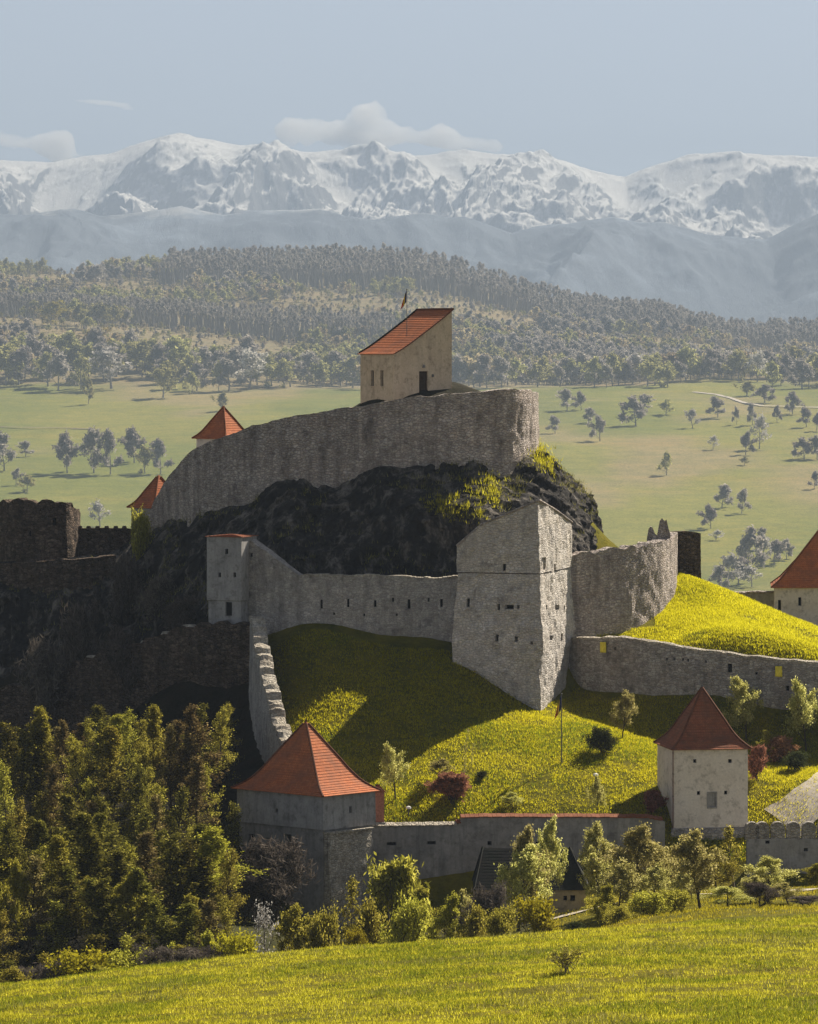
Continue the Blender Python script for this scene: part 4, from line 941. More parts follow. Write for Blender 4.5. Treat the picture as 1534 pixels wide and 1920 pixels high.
proto('round0', 2.2, 1.3, 66, 'bark', 'leaf_dark', 3600, .11, trunk_r=.06, stems=5, limbs=20, sub=5, clear=.05, up=.6, jitter=.2)
proto('gold0', 2.6, 1.5, 67, 'bark', 'leaf_bright', 3400, .12, trunk_r=.06, stems=5, limbs=20, sub=5, clear=.06, up=.7)
proto('willow0', 4.2, 1.9, 68, 'palebark', 'leaf_olive', 3800, .14, elong=3.0, trunk_r=.09, stems=4, limbs=22, sub=6, clear=.2, up=1.0, upw=.8)
proto('white0', 5, 1.5, 69, 'palebark', 'twig_white', 700, .09, trunk_r=.09, limbs=11, sub=5, clear=.25, up=.8)
proto('dry0', 2.6, 1.3, 71, 'palebark', 'leaf_olive', 420, .10, elong=3., trunk_r=.04, stems=6, limbs=22, sub=5, clear=.1, up=1.2, upw=.8)
proto('bare0', 8, 2.4, 70, 'bark', 'twig_dark', 4000, .075, elong=6, trunk_r=.14, limbs=13, sub=6, clear=.25, up=.8, upw=.5)
for k in range(4):
    proto(f'feather{k}', 9, [1.9, 1.7, 2.2, 2.0][k], 80+k, 'bark', ['leaf_wood_shade', 'leaf_wood_shade', 'leaf_olive', 'leaf_brownish'][k], 4300, .092, elong=1.9, jitter=.13, trunk_r=.11, limbs=24, sub=6, twigs=5, clear=.05, up=[.8, 1.1, .6, .9][k], crown=['round', 'cone', 'round', 'cone'][k])
def plant(key, base, h, label, name='tree', cat='tree', group=None, wide=None):
    tm, cm, ph, pw = PROTO[key]; s_ = h/ph
    o = empty(name, base, label, cat, group); o.rotation_euler[2] = random.uniform(0, 6.28)
    sx = (wide/2/pw) if wide else s_; o.scale = (sx, sx, s_)
    for nm, me in (('trunk', tm), ('crown', cm)):
        c_ = bpy.data.objects.new(nm, me); C.objects.link(c_); c_.parent = o
    return o
def pl_px(key, px, row, top, label, y0, y1=None, w_=None, **kw):
    """stand a plant where the ground is met at (px,row); top row gives the height"""
    b = gpx(px, y0) if y1 is None else grow(px, row, y0, y1)
    s_ = (b[1]+DC)/F; h = max(.6, ZC-(top-HOR)*s_-b[2]); return plant(key, b, h, label, wide=w_*s_ if w_ else None, **kw)
T_, B_ = dict(name='tree', cat='tree'), dict(name='shrub', cat='shrub')
# inside the lower ward
pl_px('pale0', 742, 1505, 1397, 'pale leafy young tree in deep shadow right of the orange-roofed tower', -13, w_=72, **T_)
pl_px('pale1', 821, 1500, 1422, 'pale bushy shrub at the shadow edge behind the red bush', -10, w_=56, **B_)
pl_px('red0', 846, 1538, 1450, 'reddish brown bare shrub standing against the front wall', -14, w_=66, **B_)
pl_px('slim1', 869, 1515, 1366, 'taller of two slender saplings above the red bush', -11, w_=26, **T_)
pl_px('slim1', 884, 1500, 1394, 'shorter of two slender saplings above the red bush', -8, w_=22, **T_)
pl_px('round0', 903, 1495, 1472, 'tiny dark shrub right of the red bush', -10, w_=28, **B_)
pl_px('pale2', 961, 1528, 1486, 'small cream shrub behind the tiled coping below the flagpole', -14.5, w_=40, **B_)
pl_px('pale0', 1121, 1527, 1456, 'pale green sapling behind the tiled coping near the garden lamp', -14, w_=36, **T_)
pl_px('round0', 1128, 1413, 1364, 'round dark shrub on the sunny lawn right of the flagpole', -30, 12, w_=54, **B_)
pl_px('pale2', 1167, 1385, 1296, 'light green young tree on the lawn just below the ring wall', -30, 12, w_=56, **T_)
pl_px('red0', 1226, 1530, 1484, 'reddish shrub tucked against the left side of the plastered tower', -13.5, w_=36, **B_)
pl_px('pale1', 1400, 1390, 1271, 'light green tree in front of the ring wall right of the pointed roof', -30, 9, w_=74, **T_)
pl_px('pale0', 1512, 1410, 1277, 'broad light green tree at the right edge before the ring wall', -30, 9, w_=90, **T_)
pl_px('red0', 1462, 1432, 1383, 'russet shrub on the bank between the two light green trees', -30, 9, w_=50, **B_)
pl_px('red0', 1420, 1465, 1400, 'russet shrub close to the right side of the plastered tower', -30, 9, w_=36, **B_)
pl_px('round0', 1492, 1445, 1408, 'dark green shrub under the broad light green tree', -30, 9, w_=64, **B_)
pl_px('olive0', 1440, 1430, 1370, 'small sparse tree left of the russet shrub on the bank', -30, 9, w_=34, **T_)
# below the front wall
FR = [('barebush0',505,-36,1575,150,'dark bare thicket in front of the orange-roofed tower',B_), ('barebush1',455,-38,1640,110,'dark bare shrub at the left foot of the orange-roofed tower',B_),
 ('white0',497,-82,1690,60,'whitish bare little tree at the meadow edge below the orange-roofed tower',T_), ('slim0',648,-70,1645,60,'slim whitish tree before the rubble buttress',T_),
 ('willow0',733,-44,1614,106,'round olive willow shrub against the grey front wall',B_), ('yellow0',560,-72,1700,100,'yellow-green shrub below the dark thicket, left of the slim tree',B_),
 ('bush0',610,-80,1705,80,'low yellow-green shrub just left of the slim whitish tree',B_), ('gold0',672,-88,1742,50,'bright yellow low shrub at the foot of the slim whitish tree',B_),
 ('bush1',700,-68,1690,90,'yellow-green shrub below the olive willow, on its left',B_), ('bush2',765,-72,1688,90,'yellow-green shrub below the olive willow, on its right',B_),
 ('yellow1',838,-66,1680,96,'large yellow-green shrub in the gap left of the black-roofed shed',B_), ('pale1',862,-60,1672,60,'pale leafy shrub beside the left end of the shed',B_),
 ('bush1',890,-76,1700,70,'lower yellow-green shrub before the left end of the shed',B_),
 ('pale1',972,-52,1588,110,'tall yellowish tree hiding the middle of the black shed roof',T_), ('pale0',1022,-44,1536,80,'pale tree rising above the shed roof to the wall coping',T_),
 ('pale2',1000,-50,1552,86,'yellowish tree between shed roof and front wall',T_), ('barebush2',915,-66,1660,90,'greyish twiggy shrub before the shed',B_),
 ('gold0',1008,-78,1682,92,'bright yellow rounded shrub before the shed wall',B_), ('bush0',945,-82,1700,80,'yellow-green shrub left of the bright yellow rounded one',B_),
 ('pale2',1128,-40,1545,80,'pale tree behind the right end of the black shed roof',T_), ('pale1',1122,-42,1600,64,'lower pale tree at the right end of the shed roof',T_),
 ('pale0',1190,-52,1546,160,'big pale willow-like tree left of the plastered tower foot',T_), ('pale1',1250,-44,1582,100,'pale tree in front of the plastered tower foot',T_),
 ('pale2',1313,-70,1558,124,'tree with dark straight trunk before the plastered tower',T_), ('slim0',1378,-46,1550,60,'slim olive tree at the right corner of the plastered tower',T_),
 ('pale2',1440,-42,1608,90,'pale blossoming tree before the battlemented wall',T_), ('yellow1',1130,-64,1660,80,'yellow-green shrub below the big pale willow-like tree',B_),
 ('bush2',1215,-66,1672,80,'low yellow-green shrub right of the willow-like tree trunk',B_), ('bush0',1265,-64,1668,70,'low yellow-green shrub left of the dark straight trunk',B_),
 ('pale1',1365,-62,1660,90,'pale green low shrub right of the dark straight trunk',B_), ('barebush0',1425,-70,1655,70,'bare twiggy shrub near the right end of the road',B_),
 ('pale2',1478,-60,1655,80,'cream shrub near the right edge by the road',B_), ('barebush1',1512,-64,1680,70,'dark twiggy shrub at the right edge by the road',B_),
 ('round0',1075,-84,1728,50,'small dark shrub at the meadow edge below the shed',B_), ('bush1',1160,-70,1700,60,'small yellow-green shrub by the left end of the road',B_),
 ('yellow1',1345,-48,1590,90,'olive tree behind the dark straight trunk',T_), ('yellow2',1545,-50,1620,80,'yellow-green tree cut by the right edge below the battlements',T_),
 ('pale2',1158,-58,1612,84,'pale leafy young tree just left of the big willow-like tree',T_), ('pale1',1226,-57,1622,76,'pale leafy young tree between willow-like tree and plastered tower',T_), ('pale0',1284,-60,1628,70,'low pale tree close left of the dark straight trunk',T_), ('pale1',1408,-58,1640,70,'low pale tree before the joint of plastered tower and battlements',T_),
 ('yellow1',800,-58,1668,86,'yellow-green young tree midway between olive willow and shed',T_),
 ('dry0',1062,-150,1775,80,'sparse dry shrub standing alone in the foreground meadow',B_)]
for key, px, Y, top, w_, lab, kw in FR: pl_px(key, px, None, top, lab, Y, w_=w_, **kw)
# wood on the left slope, seven rows up the bank
ordn = ['first', 'second', 'third', 'fourth', 'fifth', 'sixth', 'seventh', 'eighth', 'ninth', 'tenth', 'eleventh', 'twelfth', 'thirteenth', 'fourteenth', 'fifteenth', 'sixteenth', 'seventeenth', 'eighteenth', 'nineteenth', 'twentieth']
WROWS = [(-3, 'topmost', 32, (7, 9.5)), (-14, 'second', 30, (6.5, 9.5)), (-26, 'third', 30, (6, 9)), (-39, 'fourth', 30, (6, 9)), (-52, 'fifth', 30, (5.5, 8.5)), (-64, 'sixth', 29, (5, 7.5)), (-76, 'seventh', 29, (4, 6.5)), (-89, 'lowest', 27, (2.2, 4.0))]
for ri, (Y, rn, stp, (h0, h1)) in enumerate(WROWS):
    q = 0; px = -12 + (ri % 2)*stp/2 + (28 if ri == 0 else 0)
    while px < (428 if ri < 7 else 470):
        y = Y+random.uniform(-3.5, 3.5) if ri < 7 else Y+random.uniform(-4, 2); b = gpx(px+random.uniform(-8, 8), y)
        if ri < 5: key = random.choice(['feather0', 'feather1', 'feather2', 'feather0', 'feather0', 'feather2', 'feather1', 'tall1', 'feather3'])
        elif ri < 7: key = random.choice(['feather0', 'feather1', 'feather3', 'feather2', 'yellow1', 'feather1'])
        else: key = random.choice(['bush0', 'bush1', 'yellow0', 'barebush1', 'olive1', 'gold0', 'bush2'])
        h = random.uniform(h0, h1)
        if ri == 0:
            s_ = (b[1]+DC)/F; top = np.interp(px, [0, 60, 130, 200, 250, 300, 350, 400, 430], [1490, 1410, 1372, 1318, 1352, 1350, 1342, 1310, 1335])+random.uniform(-6, 14); h = max(4, ZC-(top-HOR)*s_-b[2])
        plant(key, b, h, f'budding tree, {ordn[q]} from left in the {rn} row of the shaded wood', 'tree', 'tree', 'trees of the wood below the west wall', wide=random.uniform(3.2, 5.0))
        px += stp*random.uniform(.8, 1.15); q += 1
# scrub on the dark slope and the crag
for px, Y, top, w_, key, lab in ((262,45,955,40,'bush0','ivy-like shrub at the foot of the half hidden cottage'),(235,40,1040,60,'barebush1','dark scrub on the slope below the half hidden cottage'),(300,34,1080,80,'barebush0','dark scrub in the middle of the shaded slope'),(340,26,1120,70,'barebush2','dark scrub on the shaded slope left of the turret'),(150,34,1130,90,'barebush1','dark scrub below the retaining wall'),(230,24,1180,90,'barebush0','dark scrub above the broken west wall'),(80,28,1200,90,'barebush2','dark scrub low on the far left of the shaded slope')):
    pl_px(key, px, None, top, lab, Y, w_=w_, name='shrub', cat='shrub')

# ------------------------------------------------------------------ grass blades (stuff)
def blades(name, pts, hmin, hmax, wd, mat, per=5, spread=.16, label='grass'):
    rg_ = np.random.default_rng(5); P = np.repeat(pts, per, 0); n = len(P); P = P+np.c_[rg_.normal(size=(n, 2))*spread, np.zeros(n)-.03]
    a = rg_.uniform(0, 2*np.pi, n); h = rg_.uniform(hmin, hmax, n); w_ = wd*rg_.uniform(.6, 1.3, n)
    sd = np.stack([np.cos(a), np.sin(a), np.zeros(n)], -1)*w_[:, None]; ln = np.c_[rg_.normal(size=(n, 2))*.35*h[:, None], h]
    V = np.stack([P-sd, P+sd, P+ln], 1).reshape(-1, 3); o = mesh(name, V, np.arange(n*3).reshape(n, 3), mat)
    return tag(o, label, 'grass', kind='stuff')
def scatter(n, xr, yr, test=None):
    x = rng.uniform(*xr, n); y = rng.uniform(*yr, n); px = 767+x/(y+DC)*F; k = (px > -40) & (px < 1574)
    if test is not None: k &= test(px, x, y)
    x, y = x[k], y[k]; cl = fbm(np.stack([x, y, x*0], -1), .35, 3); k = cl > rng.uniform(-.75, .45, len(x))
    x, y = x[k], y[k]; return np.stack([x, y, ground_z(x, y)], -1)
blades('grass', scatter(190000, (-32, 32), (-215, -95)), .08, .24, .02, M['blade'], 4, label='short spring grass of the foreground meadow')
blades('grass', scatter(110000, (-16, 42), (-17, 21), lambda px, x, y: (px > 515) & (y < np.interp(px, [515, 860, 1008, 1076, 1170, 1300, 1400, 1560], [17, 14, 9, 20, 16, 13, 11, 9]))), .08, .25, .03, M['blade_brightened'], 4, label='grass on the slope inside the lower ward')
blades('grass', scatter(110000, (13, 48), (10, 48), lambda px, x, y: (px > 1090) & (y > np.interp(px, [1074, 1170, 1300, 1400, 1560], [22.5, 18.4, 15, 13, 11])) & ((y < 28) | (px > 1230))), .10, .30, .03, M['blade_brightened'], 5, label='bright yellow-green grass on the mound behind the ring wall')
blades('grass', scatter(16000, (5, 40), (-92, -24), lambda px, x, y: px > 1000), .10, .32, .03, M['blade'], 4, label='grass beside the road below the front wall')
def green_patches():
    for nm, n, xr, yr, sd, test in (('foreground meadow', 150000, (-32, 32), (-215, -95), 3., lambda px, x, y: px > -60), ('lower ward slope', 60000, (-16, 42), (-17, 20), 21., lambda px, x, y: (px > 515) & (y < np.interp(px, [515, 860, 1008, 1076, 1170, 1300, 1400, 1560], [17, 14, 9, 20, 16, 13, 11, 9]))), ('mound', 50000, (13, 48), (10, 48), 31., lambda px, x, y: (px > 1090) & (y > np.interp(px, [1074, 1170, 1300, 1400, 1560], [22.5, 18.4, 15, 13, 11])) & ((y < 28) | (px > 1230)))):
        x = rng.uniform(*xr, n); y = rng.uniform(*yr, n); px = 767+x/(y+DC)*F; f = fbm(np.stack([x, y, x*0+sd], -1), .11, 5)
        k = (px > -40) & (px < 1574) & test(px, x, y) & (f > rng.uniform(.0, .30, n)); x, y = x[k], y[k]
        blades('grass', np.stack([x, y, ground_z(x, y)], -1), .10, .30, .022, M['blade_green'], 4, .16, 'greener patches of grass on the '+nm)
green_patches()
def tussocks():
    x = rng.uniform(-32, 32, 26000); y = rng.uniform(-215, -95, 26000); px = 767+x/(y+DC)*F
    n1 = fbm(np.stack([x*.6, y*1.0, x*0+9], -1), .22, 4); k = (px > -40) & (px < 1574) & (n1 > rng.uniform(.10, .42, len(x))); x, y = x[k], y[k]
    blades('grass', np.stack([x, y, ground_z(x, y)], -1), .15, .5, .016, M['blade_straw'], 7, .22, 'taller dull tussocks in the foreground meadow')
tussocks()
def crag_grass():
    P = CRAG; uc = 767+P[..., 0]/(P[..., 1]+DC)*F; row = HOR+(ZC-P[..., 2])/(P[..., 1]+DC)*F
    m = (np.exp(-((uc-840)/60)**2)*np.exp(-((row-955-(uc-840)*.22)/20)**2) + np.exp(-((uc-905)/38)**2)*np.exp(-((row-925)/32)**2) + .9*np.exp(-((uc-1010)/26)**2)*np.exp(-((row-862-(uc-1010)*.9)/22)**2))
    m = m + fbm(P, .8, 3)*.35; idx = np.argwhere(m > .48); rg_ = np.random.default_rng(3); pick = idx[rg_.integers(0, len(idx), 1500)]
    pts = P[pick[:, 0], pick[:, 1]] + CRAGN[pick[:, 1]]*.15 + rg_.normal(size=(1500, 3))*np.array((.5, .12, .3))
    blades('grass', pts, .15, .6, .035, M['blade'], 6, .2, 'sunlit yellow grass tufts on a ledge of the crag')
crag_grass()
def crag_tufts():
    dz = np.gradient(CRAG[..., 2], axis=0); hz = np.linalg.norm(np.gradient(CRAG[..., :2], axis=0), axis=-1); sl = np.abs(dz)/(hz+1e-3); idx = np.argwhere((sl < .9) & (fbm(CRAG, .3, 3) > .02))
    rg_ = np.random.default_rng(8); pick = idx[rg_.integers(0, len(idx), 1600)]; pts = CRAG[pick[:, 0], pick[:, 1]] + CRAGN[pick[:, 1]]*.1
    blades('grass', pts, .15, .6, .03, M['blade_straw'], 6, .25, 'dull grass tufts clinging to ledges of the crag')
crag_tufts()

# ------------------------------------------------------------------ distant trees
def far_proto(key, h, spread, seed, leaf, n, ls, elong=1.4, wood='blossombark', trunk=.22, clear=.25, up=.6, upw=0, crown='round'):
    mb, tips = grow_tree(h, spread, seed, trunk_r=trunk, clear=clear, limbs=9, sub=3, twigs=2, up=up, crown=crown); rg_ = np.random.default_rng(seed)
    P = tips[rg_.integers(0, len(tips), n)]+rg_.normal(size=(n, 3))*spread*.10; V, Fq = leaf_quads(P, ls, rg_, elong, upw)
    nv = len(mb.V); Fs = [tuple(f) for f in mb.F]+[tuple(int(q)+nv for q in f) for f in Fq]
    me = mesh('far_tree', np.r_[np.array(mb.V), V], Fs, [M[wood], M[leaf]], link=False, mi=[0]*len(mb.F)+[1]*len(Fq))
    FP[key] = (me, np.percentile(P[:, 2], 99), np.percentile(np.hypot(P[:, 0], P[:, 1]), 95))
FP = {}
for k in range(3):
    far_proto(f'bare{k}', 10, 4.4, 100+k, 'far_bare', 1500, .5, 2.4, clear=.10)
    far_proto(f'bud{k}', 10, 4.4, 110+k, 'far_bud', 1300, .55, 1.5, clear=.08)
    far_proto(f'trunky{k}', 22, 3.0, 130+k, 'far_bare', 170, .6, 2.6, clear=.70, trunk=.95, up=1.2)
far_proto('white', 9, 4.0, 140, 'twig_white', 700, .55, 1.4, clear=.15)
far_proto('gold', 12, 6.0, 141, 'far_gold', 1000, .7, 1.4, clear=.12)
far_proto('brown', 12, 4.6, 142, 'far_brown', 800, .7, 1.5, clear=.2)
def far_tree(key, px, row, hpx, wpx, label, group, p=None):
    me, ph, pw = FP[key]; b, d = far_at(px, row) if p is None else p; s_ = d/F
    o = bpy.data.objects.new('tree', me); C.objects.link(o); o.location = [float(v) for v in b]; o.rotation_euler[2] = random.uniform(0, 6.28)
    o.scale = (wpx*s_/2/pw, wpx*s_/2/pw, hpx*s_/ph); return tag(o, label, 'tree', group)
RT = [(1063,770,36,34,'bare','left of the touching pair nearest the summit wall, upper meadow'),(1090,769,31,28,'bare','right of the touching pair nearest the summit wall, upper meadow'),(1103,793,25,28,'bare','just below the touching pair'),(1041,813,30,25,'bare','closest to the summit wall, small and leaning'),
 (1125,827,42,34,'bare','below the touching pair, on the open slope'),(1192,799,50,52,'bare','largest and broadest in the upper middle of the right meadow'),(1207,771,28,36,'bare','half behind the broadest tree'),(1249,777,25,27,'bud','small, right of the broadest tree'),
 (1299,803,33,28,'white','pale flowering, centre of the upper right meadow'),(1346,783,35,34,'bare','dense dark, below the bend of the pale track'),(1381,796,30,14,'bare','thin leaning, right of the dense dark one'),(1411,797,36,20,'bare','narrow, above the tall white one'),
 (1424,842,58,34,'white','tall white flowering, right part of the meadow'),(1398,853,38,34,'bare','left foot of the tall white flowering one'),(1337,843,24,20,'white','tiny pale, alone in mid slope'),(1250,891,38,30,'bud','alone in the empty middle of the meadow'),
 (1457,792,28,20,'bare','small, right of the narrow one'),(1486,777,38,30,'bare','round, near the upper right edge'),(1512,800,32,26,'bare','upper right edge, left of two'),(1531,808,30,24,'bare','upper right edge, right of two'),
 (1508,861,36,38,'bare','right edge at mid height, left of two'),(1532,860,38,34,'bare','right edge at mid height, right of two'),(1396,872,14,16,'bud','dwarf below the tall white one'),(1354,952,38,38,'bare','round above the hedge clump'),
 (1391,964,42,26,'bare','forked, right of the round one above the hedge clump'),(1333,992,40,38,'bare','dense, below the round one above the hedge clump'),(1342,1014,18,26,'white','low pale bush-like, under the dense one'),(1527,917,30,20,'bare','right edge beside a bare earth patch'),
 (1400,742,24,36,'bud','at the forest edge by the pale track, left'),(1434,755,30,38,'bare','at the forest edge by the pale track, right'),(1103,992,48,36,'bare','bare, showing beside the dark end of the crag'),
 (1365,1102,58,50,'white','white, lowest in the hedge clump'),(1402,1072,74,56,'bare','dark pointed, highest in the hedge clump'),(1385,1096,44,44,'bare','dark, between the white and the pointed one of the hedge clump'),(1427,1062,52,38,'white','white, middle of the hedge clump'),
 (1432,1030,36,26,'bare','small dark, top of the hedge clump'),(1452,1058,40,40,'bare','bluish, right middle of the hedge clump'),(1475,1050,34,34,'bare','bluish, right end of the hedge clump'),(1350,1106,40,34,'bare','dark, lowest left of the hedge clump'),(1410,1100,36,36,'white','pale, lower right of the hedge clump')]
for i, (px, row, h, w_, k, lab) in enumerate(RT):
    far_tree(k if k == 'white' else f'{k}{i%3}', px, row, h*1.1, w_*1.1, 'right meadow tree: '+lab, 'scattered trees on the right meadow')
LT = [(166,758,44,28,'bud','slender, alone below the forest edge'),(415,770,30,28,'bud','small, just above the pointed cottage roof'),(8,882,62,52,'bare','big dark, cut by the left edge'),(48,856,26,30,'bare','small, right of the big dark one at the left edge'),(126,887,66,50,'bare','full oval, left of the bare row'),
 (176,887,74,50,'bare','tallest, left of the forked one in the row'),(207,889,74,38,'bare','forked with visible dark trunk in the row'),(252,868,58,52,'bare','dense, upper right of the forked one'),(272,888,46,36,'bud','low, at the right end of the row, left of the last'),(301,889,58,38,'bare','last at the right end of the row'),
 (30,910,28,26,'bare','dwarf, lower left, left of two'),(51,922,28,32,'bud','dwarf, lower left, right of two'),(188,988,44,36,'white','white flowering, behind the low parapet'),(306,746,60,48,'bud','leafy, standing out from the forest edge'),(360,738,36,28,'bud','small, right of the leafy one at the forest edge'),(410,735,50,24,'bud','narrow green, at the forest edge')]
for i, (px, row, h, w_, k, lab) in enumerate(LT):
    far_tree(k if k == 'white' else f'{k}{i%3}', px, row, h*1.1, w_*1.1, 'left meadow tree: '+lab, 'scattered trees on the left meadow')
# forest edge, tree by tree; the wood behind it as one mass
for side, x0, x1 in (('left', -20, 690), ('right', 850, 1560)):
    px = x0
    while px < x1:
        d = random.uniform(2510, 2640)*KF; x = (px-767)*d/F; g = gz(x, d-DC); hp = random.uniform(42, 78) if side == 'left' else random.uniform(36, 62)
        k = random.choices(['bare', 'bud', 'white', 'brown'], [.52, .36, .05, .07])[0]
        far_tree(k if k in ('white', 'brown') else f'{k}{random.randrange(3)}', px, None, hp, hp*random.uniform(.75, 1.05),
                 {'bare': 'grey bare', 'bud': 'budding green', 'white': 'white flowering', 'brown': 'brownish'}[k]+f' tree on the forest edge, {side} of the chapel', f'{side} forest edge trees', p=(np.array((x, d-DC, g)), d))
        px += random.uniform(9, 17)
far_tree('gold', 172, None, 62, 66, 'golden crowned tree standing out in the left forest', None, p=(np.array(((172-767)*5320/F, 4920., gz((172-767)*5320/F, 4920.))), 5320))
far_tree('gold', 95, None, 45, 50, 'yellowish crown on the crest of the left forest terrace', None, p=(np.array(((95-767)*5680/F, 5280., gz((95-767)*5680/F, 5280.))), 5680))

def forest(name, pts, scales, keys, label):
    """one wood: points carrying instances of a few tree meshes"""
    me = bpy.data.meshes.new(name); me.vertices.add(len(pts)); me.vertices.foreach_set('co', pts.astype(np.float32).ravel())
    a = me.attributes.new('sc', 'FLOAT_VECTOR', 'POINT'); a.data.foreach_set('vector', scales.astype(np.float32).ravel())
    a = me.attributes.new('rot', 'FLOAT_VECTOR', 'POINT'); a.data.foreach_set('vector', np.c_[np.zeros((len(pts), 2)), rng.uniform(0, 6.28, len(pts))].astype(np.float32).ravel())
    a = me.attributes.new('pick', 'INT', 'POINT'); a.data.foreach_set('value', rng.integers(0, len(keys), len(pts)).astype(np.int32))
    o = bpy.data.objects.new(name, me); C.objects.link(o)
    g = bpy.data.node_groups.new(name, 'GeometryNodeTree'); g.interface.new_socket('Geometry', in_out='INPUT', socket_type='NodeSocketGeometry'); g.interface.new_socket('Geometry', in_out='OUTPUT', socket_type='NodeSocketGeometry')
    gi = g.nodes.new('NodeGroupInput'); go = g.nodes.new('NodeGroupOutput'); ip = g.nodes.new('GeometryNodeInstanceOnPoints'); gj = g.nodes.new('GeometryNodeGeometryToInstance')
    for k in keys[::-1]:
        po = bpy.data.objects.new('forest_tree_form', FP[k][0]); oi = g.nodes.new('GeometryNodeObjectInfo'); oi.inputs['Object'].default_value = po; oi.inputs['As Instance'].default_value = False
        g.links.new(oi.outputs['Geometry'], gj.inputs[0])
    def na(nm, t): x = g.nodes.new('GeometryNodeInputNamedAttribute'); x.data_type = t; x.inputs[0].default_value = nm; return x.outputs[0]
    g.links.new(gi.outputs[0], ip.inputs['Points']); g.links.new(gj.outputs[0], ip.inputs['Instance']); ip.inputs['Pick Instance'].default_value = True
    g.links.new(na('pick', 'INT'), ip.inputs['Instance Index']); g.links.new(na('rot', 'FLOAT_VECTOR'), ip.inputs['Rotation']); g.links.new(na('sc', 'FLOAT_VECTOR'), ip.inputs['Scale'])
    g.links.new(ip.outputs[0], go.inputs[0]); md = o.modifiers.new('trees', 'NODES'); md.node_group = g
    return tag(o, label, 'forest', kind='stuff')
def forest_points(d0, d1, step):
    P = []
    for d in np.arange(d0, d1, step):
        hw = .1*d+40; xs = np.arange(-hw, hw, step)+rng.uniform(-.5, .5)*step; P.append(np.c_[xs+rng.normal(size=len(xs))*step*.3, np.full(len(xs), d-DC)+rng.normal(size=len(xs))*step*.35])
    P = np.concatenate(P); return np.c_[P, ground_z(P[:, 0], P[:, 1])]
def sc3(n, a, b): s_ = rng.uniform(a, b, n); return np.c_[s_*rng.uniform(.85, 1.15, n), s_*rng.uniform(.85, 1.15, n), s_]
P = forest_points(2620*KF, 3640*KF, 19.0); cl = fbm(P, 1/260., 3) + rng.normal(size=len(P))*.10; d = (P[:, 1]+DC)/KF; u = 767+P[:, 0]/(3000*KF)*8000
gap = (fbm(P*np.array((1, .5, 1))+70, 1/170., 3) > .04) & (d > 2720)                      # clearings
bandB = (np.abs(d-2965-(u-300)*.02) < 60) & (u < 760); bandA = (d > 3400) & (u > 250); ok = ~gap & ~bandA & ~(bandB & (d > 2940))
m2 = ok & (cl > .13); m3 = ok & (cl <= .13) & (cl > -.15); m4 = ok & (cl <= -.15)
forest('forest', P[m2], sc3(m2.sum(), 1.5, 3.0), ['bud0', 'bud1', 'bud2'], 'budding green part of the hillside forest')
forest('forest', P[m3], sc3(m3.sum(), 1.3, 2.7), ['brown', 'bare0', 'bud1'], 'brownish part of the hillside forest')
forest('forest', P[m4], sc3(m4.sum(), 1.5, 3.0), ['bare0', 'bare1', 'bare2'], 'grey leafless part of the hillside forest')
m5 = gap & ~bandA & ~(bandB & (d > 2940)) & (rng.random(len(P)) < .75)
forest('forest', P[m5], sc3(m5.sum(), .45, 1.1), ['brown', 'bud0', 'bare1'], 'low olive-brown scrub on the open forest slopes')
Q1 = forest_points(3400*KF, 3625*KF, 13.0); u1 = 767+Q1[:, 0]/(3000*KF)*8000; Q1 = Q1[(u1 > 230) & (rng.random(len(Q1)) < .8)]
forest('forest', Q1, sc3(len(Q1), 1.5, 2.3), ['trunky0', 'trunky1', 'trunky2'], 'tall bare trunks of the forest along the ridge')
Q2 = forest_points(2930*KF, 3010*KF, 11.0); u2 = 767+Q2[:, 0]/(3000*KF)*8000; Q2 = Q2[u2 < 740]
forest('forest', Q2, sc3(len(Q2), 1.2, 1.9), ['trunky0', 'trunky1', 'trunky2'], 'tall bare trunks of the forest on the left terrace')

# ------------------------------------------------------------------ mountains, clouds, haze
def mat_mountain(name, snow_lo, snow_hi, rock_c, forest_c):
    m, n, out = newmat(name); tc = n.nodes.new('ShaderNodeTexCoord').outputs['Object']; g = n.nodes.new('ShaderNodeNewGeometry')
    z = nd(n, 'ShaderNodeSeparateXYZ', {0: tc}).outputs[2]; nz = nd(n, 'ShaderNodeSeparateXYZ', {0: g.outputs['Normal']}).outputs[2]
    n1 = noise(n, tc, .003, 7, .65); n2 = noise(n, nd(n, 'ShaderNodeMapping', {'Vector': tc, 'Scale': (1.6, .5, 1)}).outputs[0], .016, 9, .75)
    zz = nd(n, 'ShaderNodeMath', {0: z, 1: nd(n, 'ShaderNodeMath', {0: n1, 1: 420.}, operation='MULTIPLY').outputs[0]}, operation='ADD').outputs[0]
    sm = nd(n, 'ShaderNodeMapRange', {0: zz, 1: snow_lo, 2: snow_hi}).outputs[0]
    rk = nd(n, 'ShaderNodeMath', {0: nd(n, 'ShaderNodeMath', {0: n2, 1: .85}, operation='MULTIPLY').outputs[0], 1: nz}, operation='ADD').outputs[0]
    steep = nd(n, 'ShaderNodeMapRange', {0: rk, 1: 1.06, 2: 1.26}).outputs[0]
    c = mixc(n, steep, rock_c, (.88, .855, .81)); fc = mixc(n, ramp(n, noise(n, tc, .0016, 8, .7), [(.50, 0), (.66, .7)]), forest_c, tuple(min(1, k*2.6) for k in forest_c)); c = mixc(n, sm, fc, c); finish(n, out, c, .9, n2, .6, 40., .1); return m
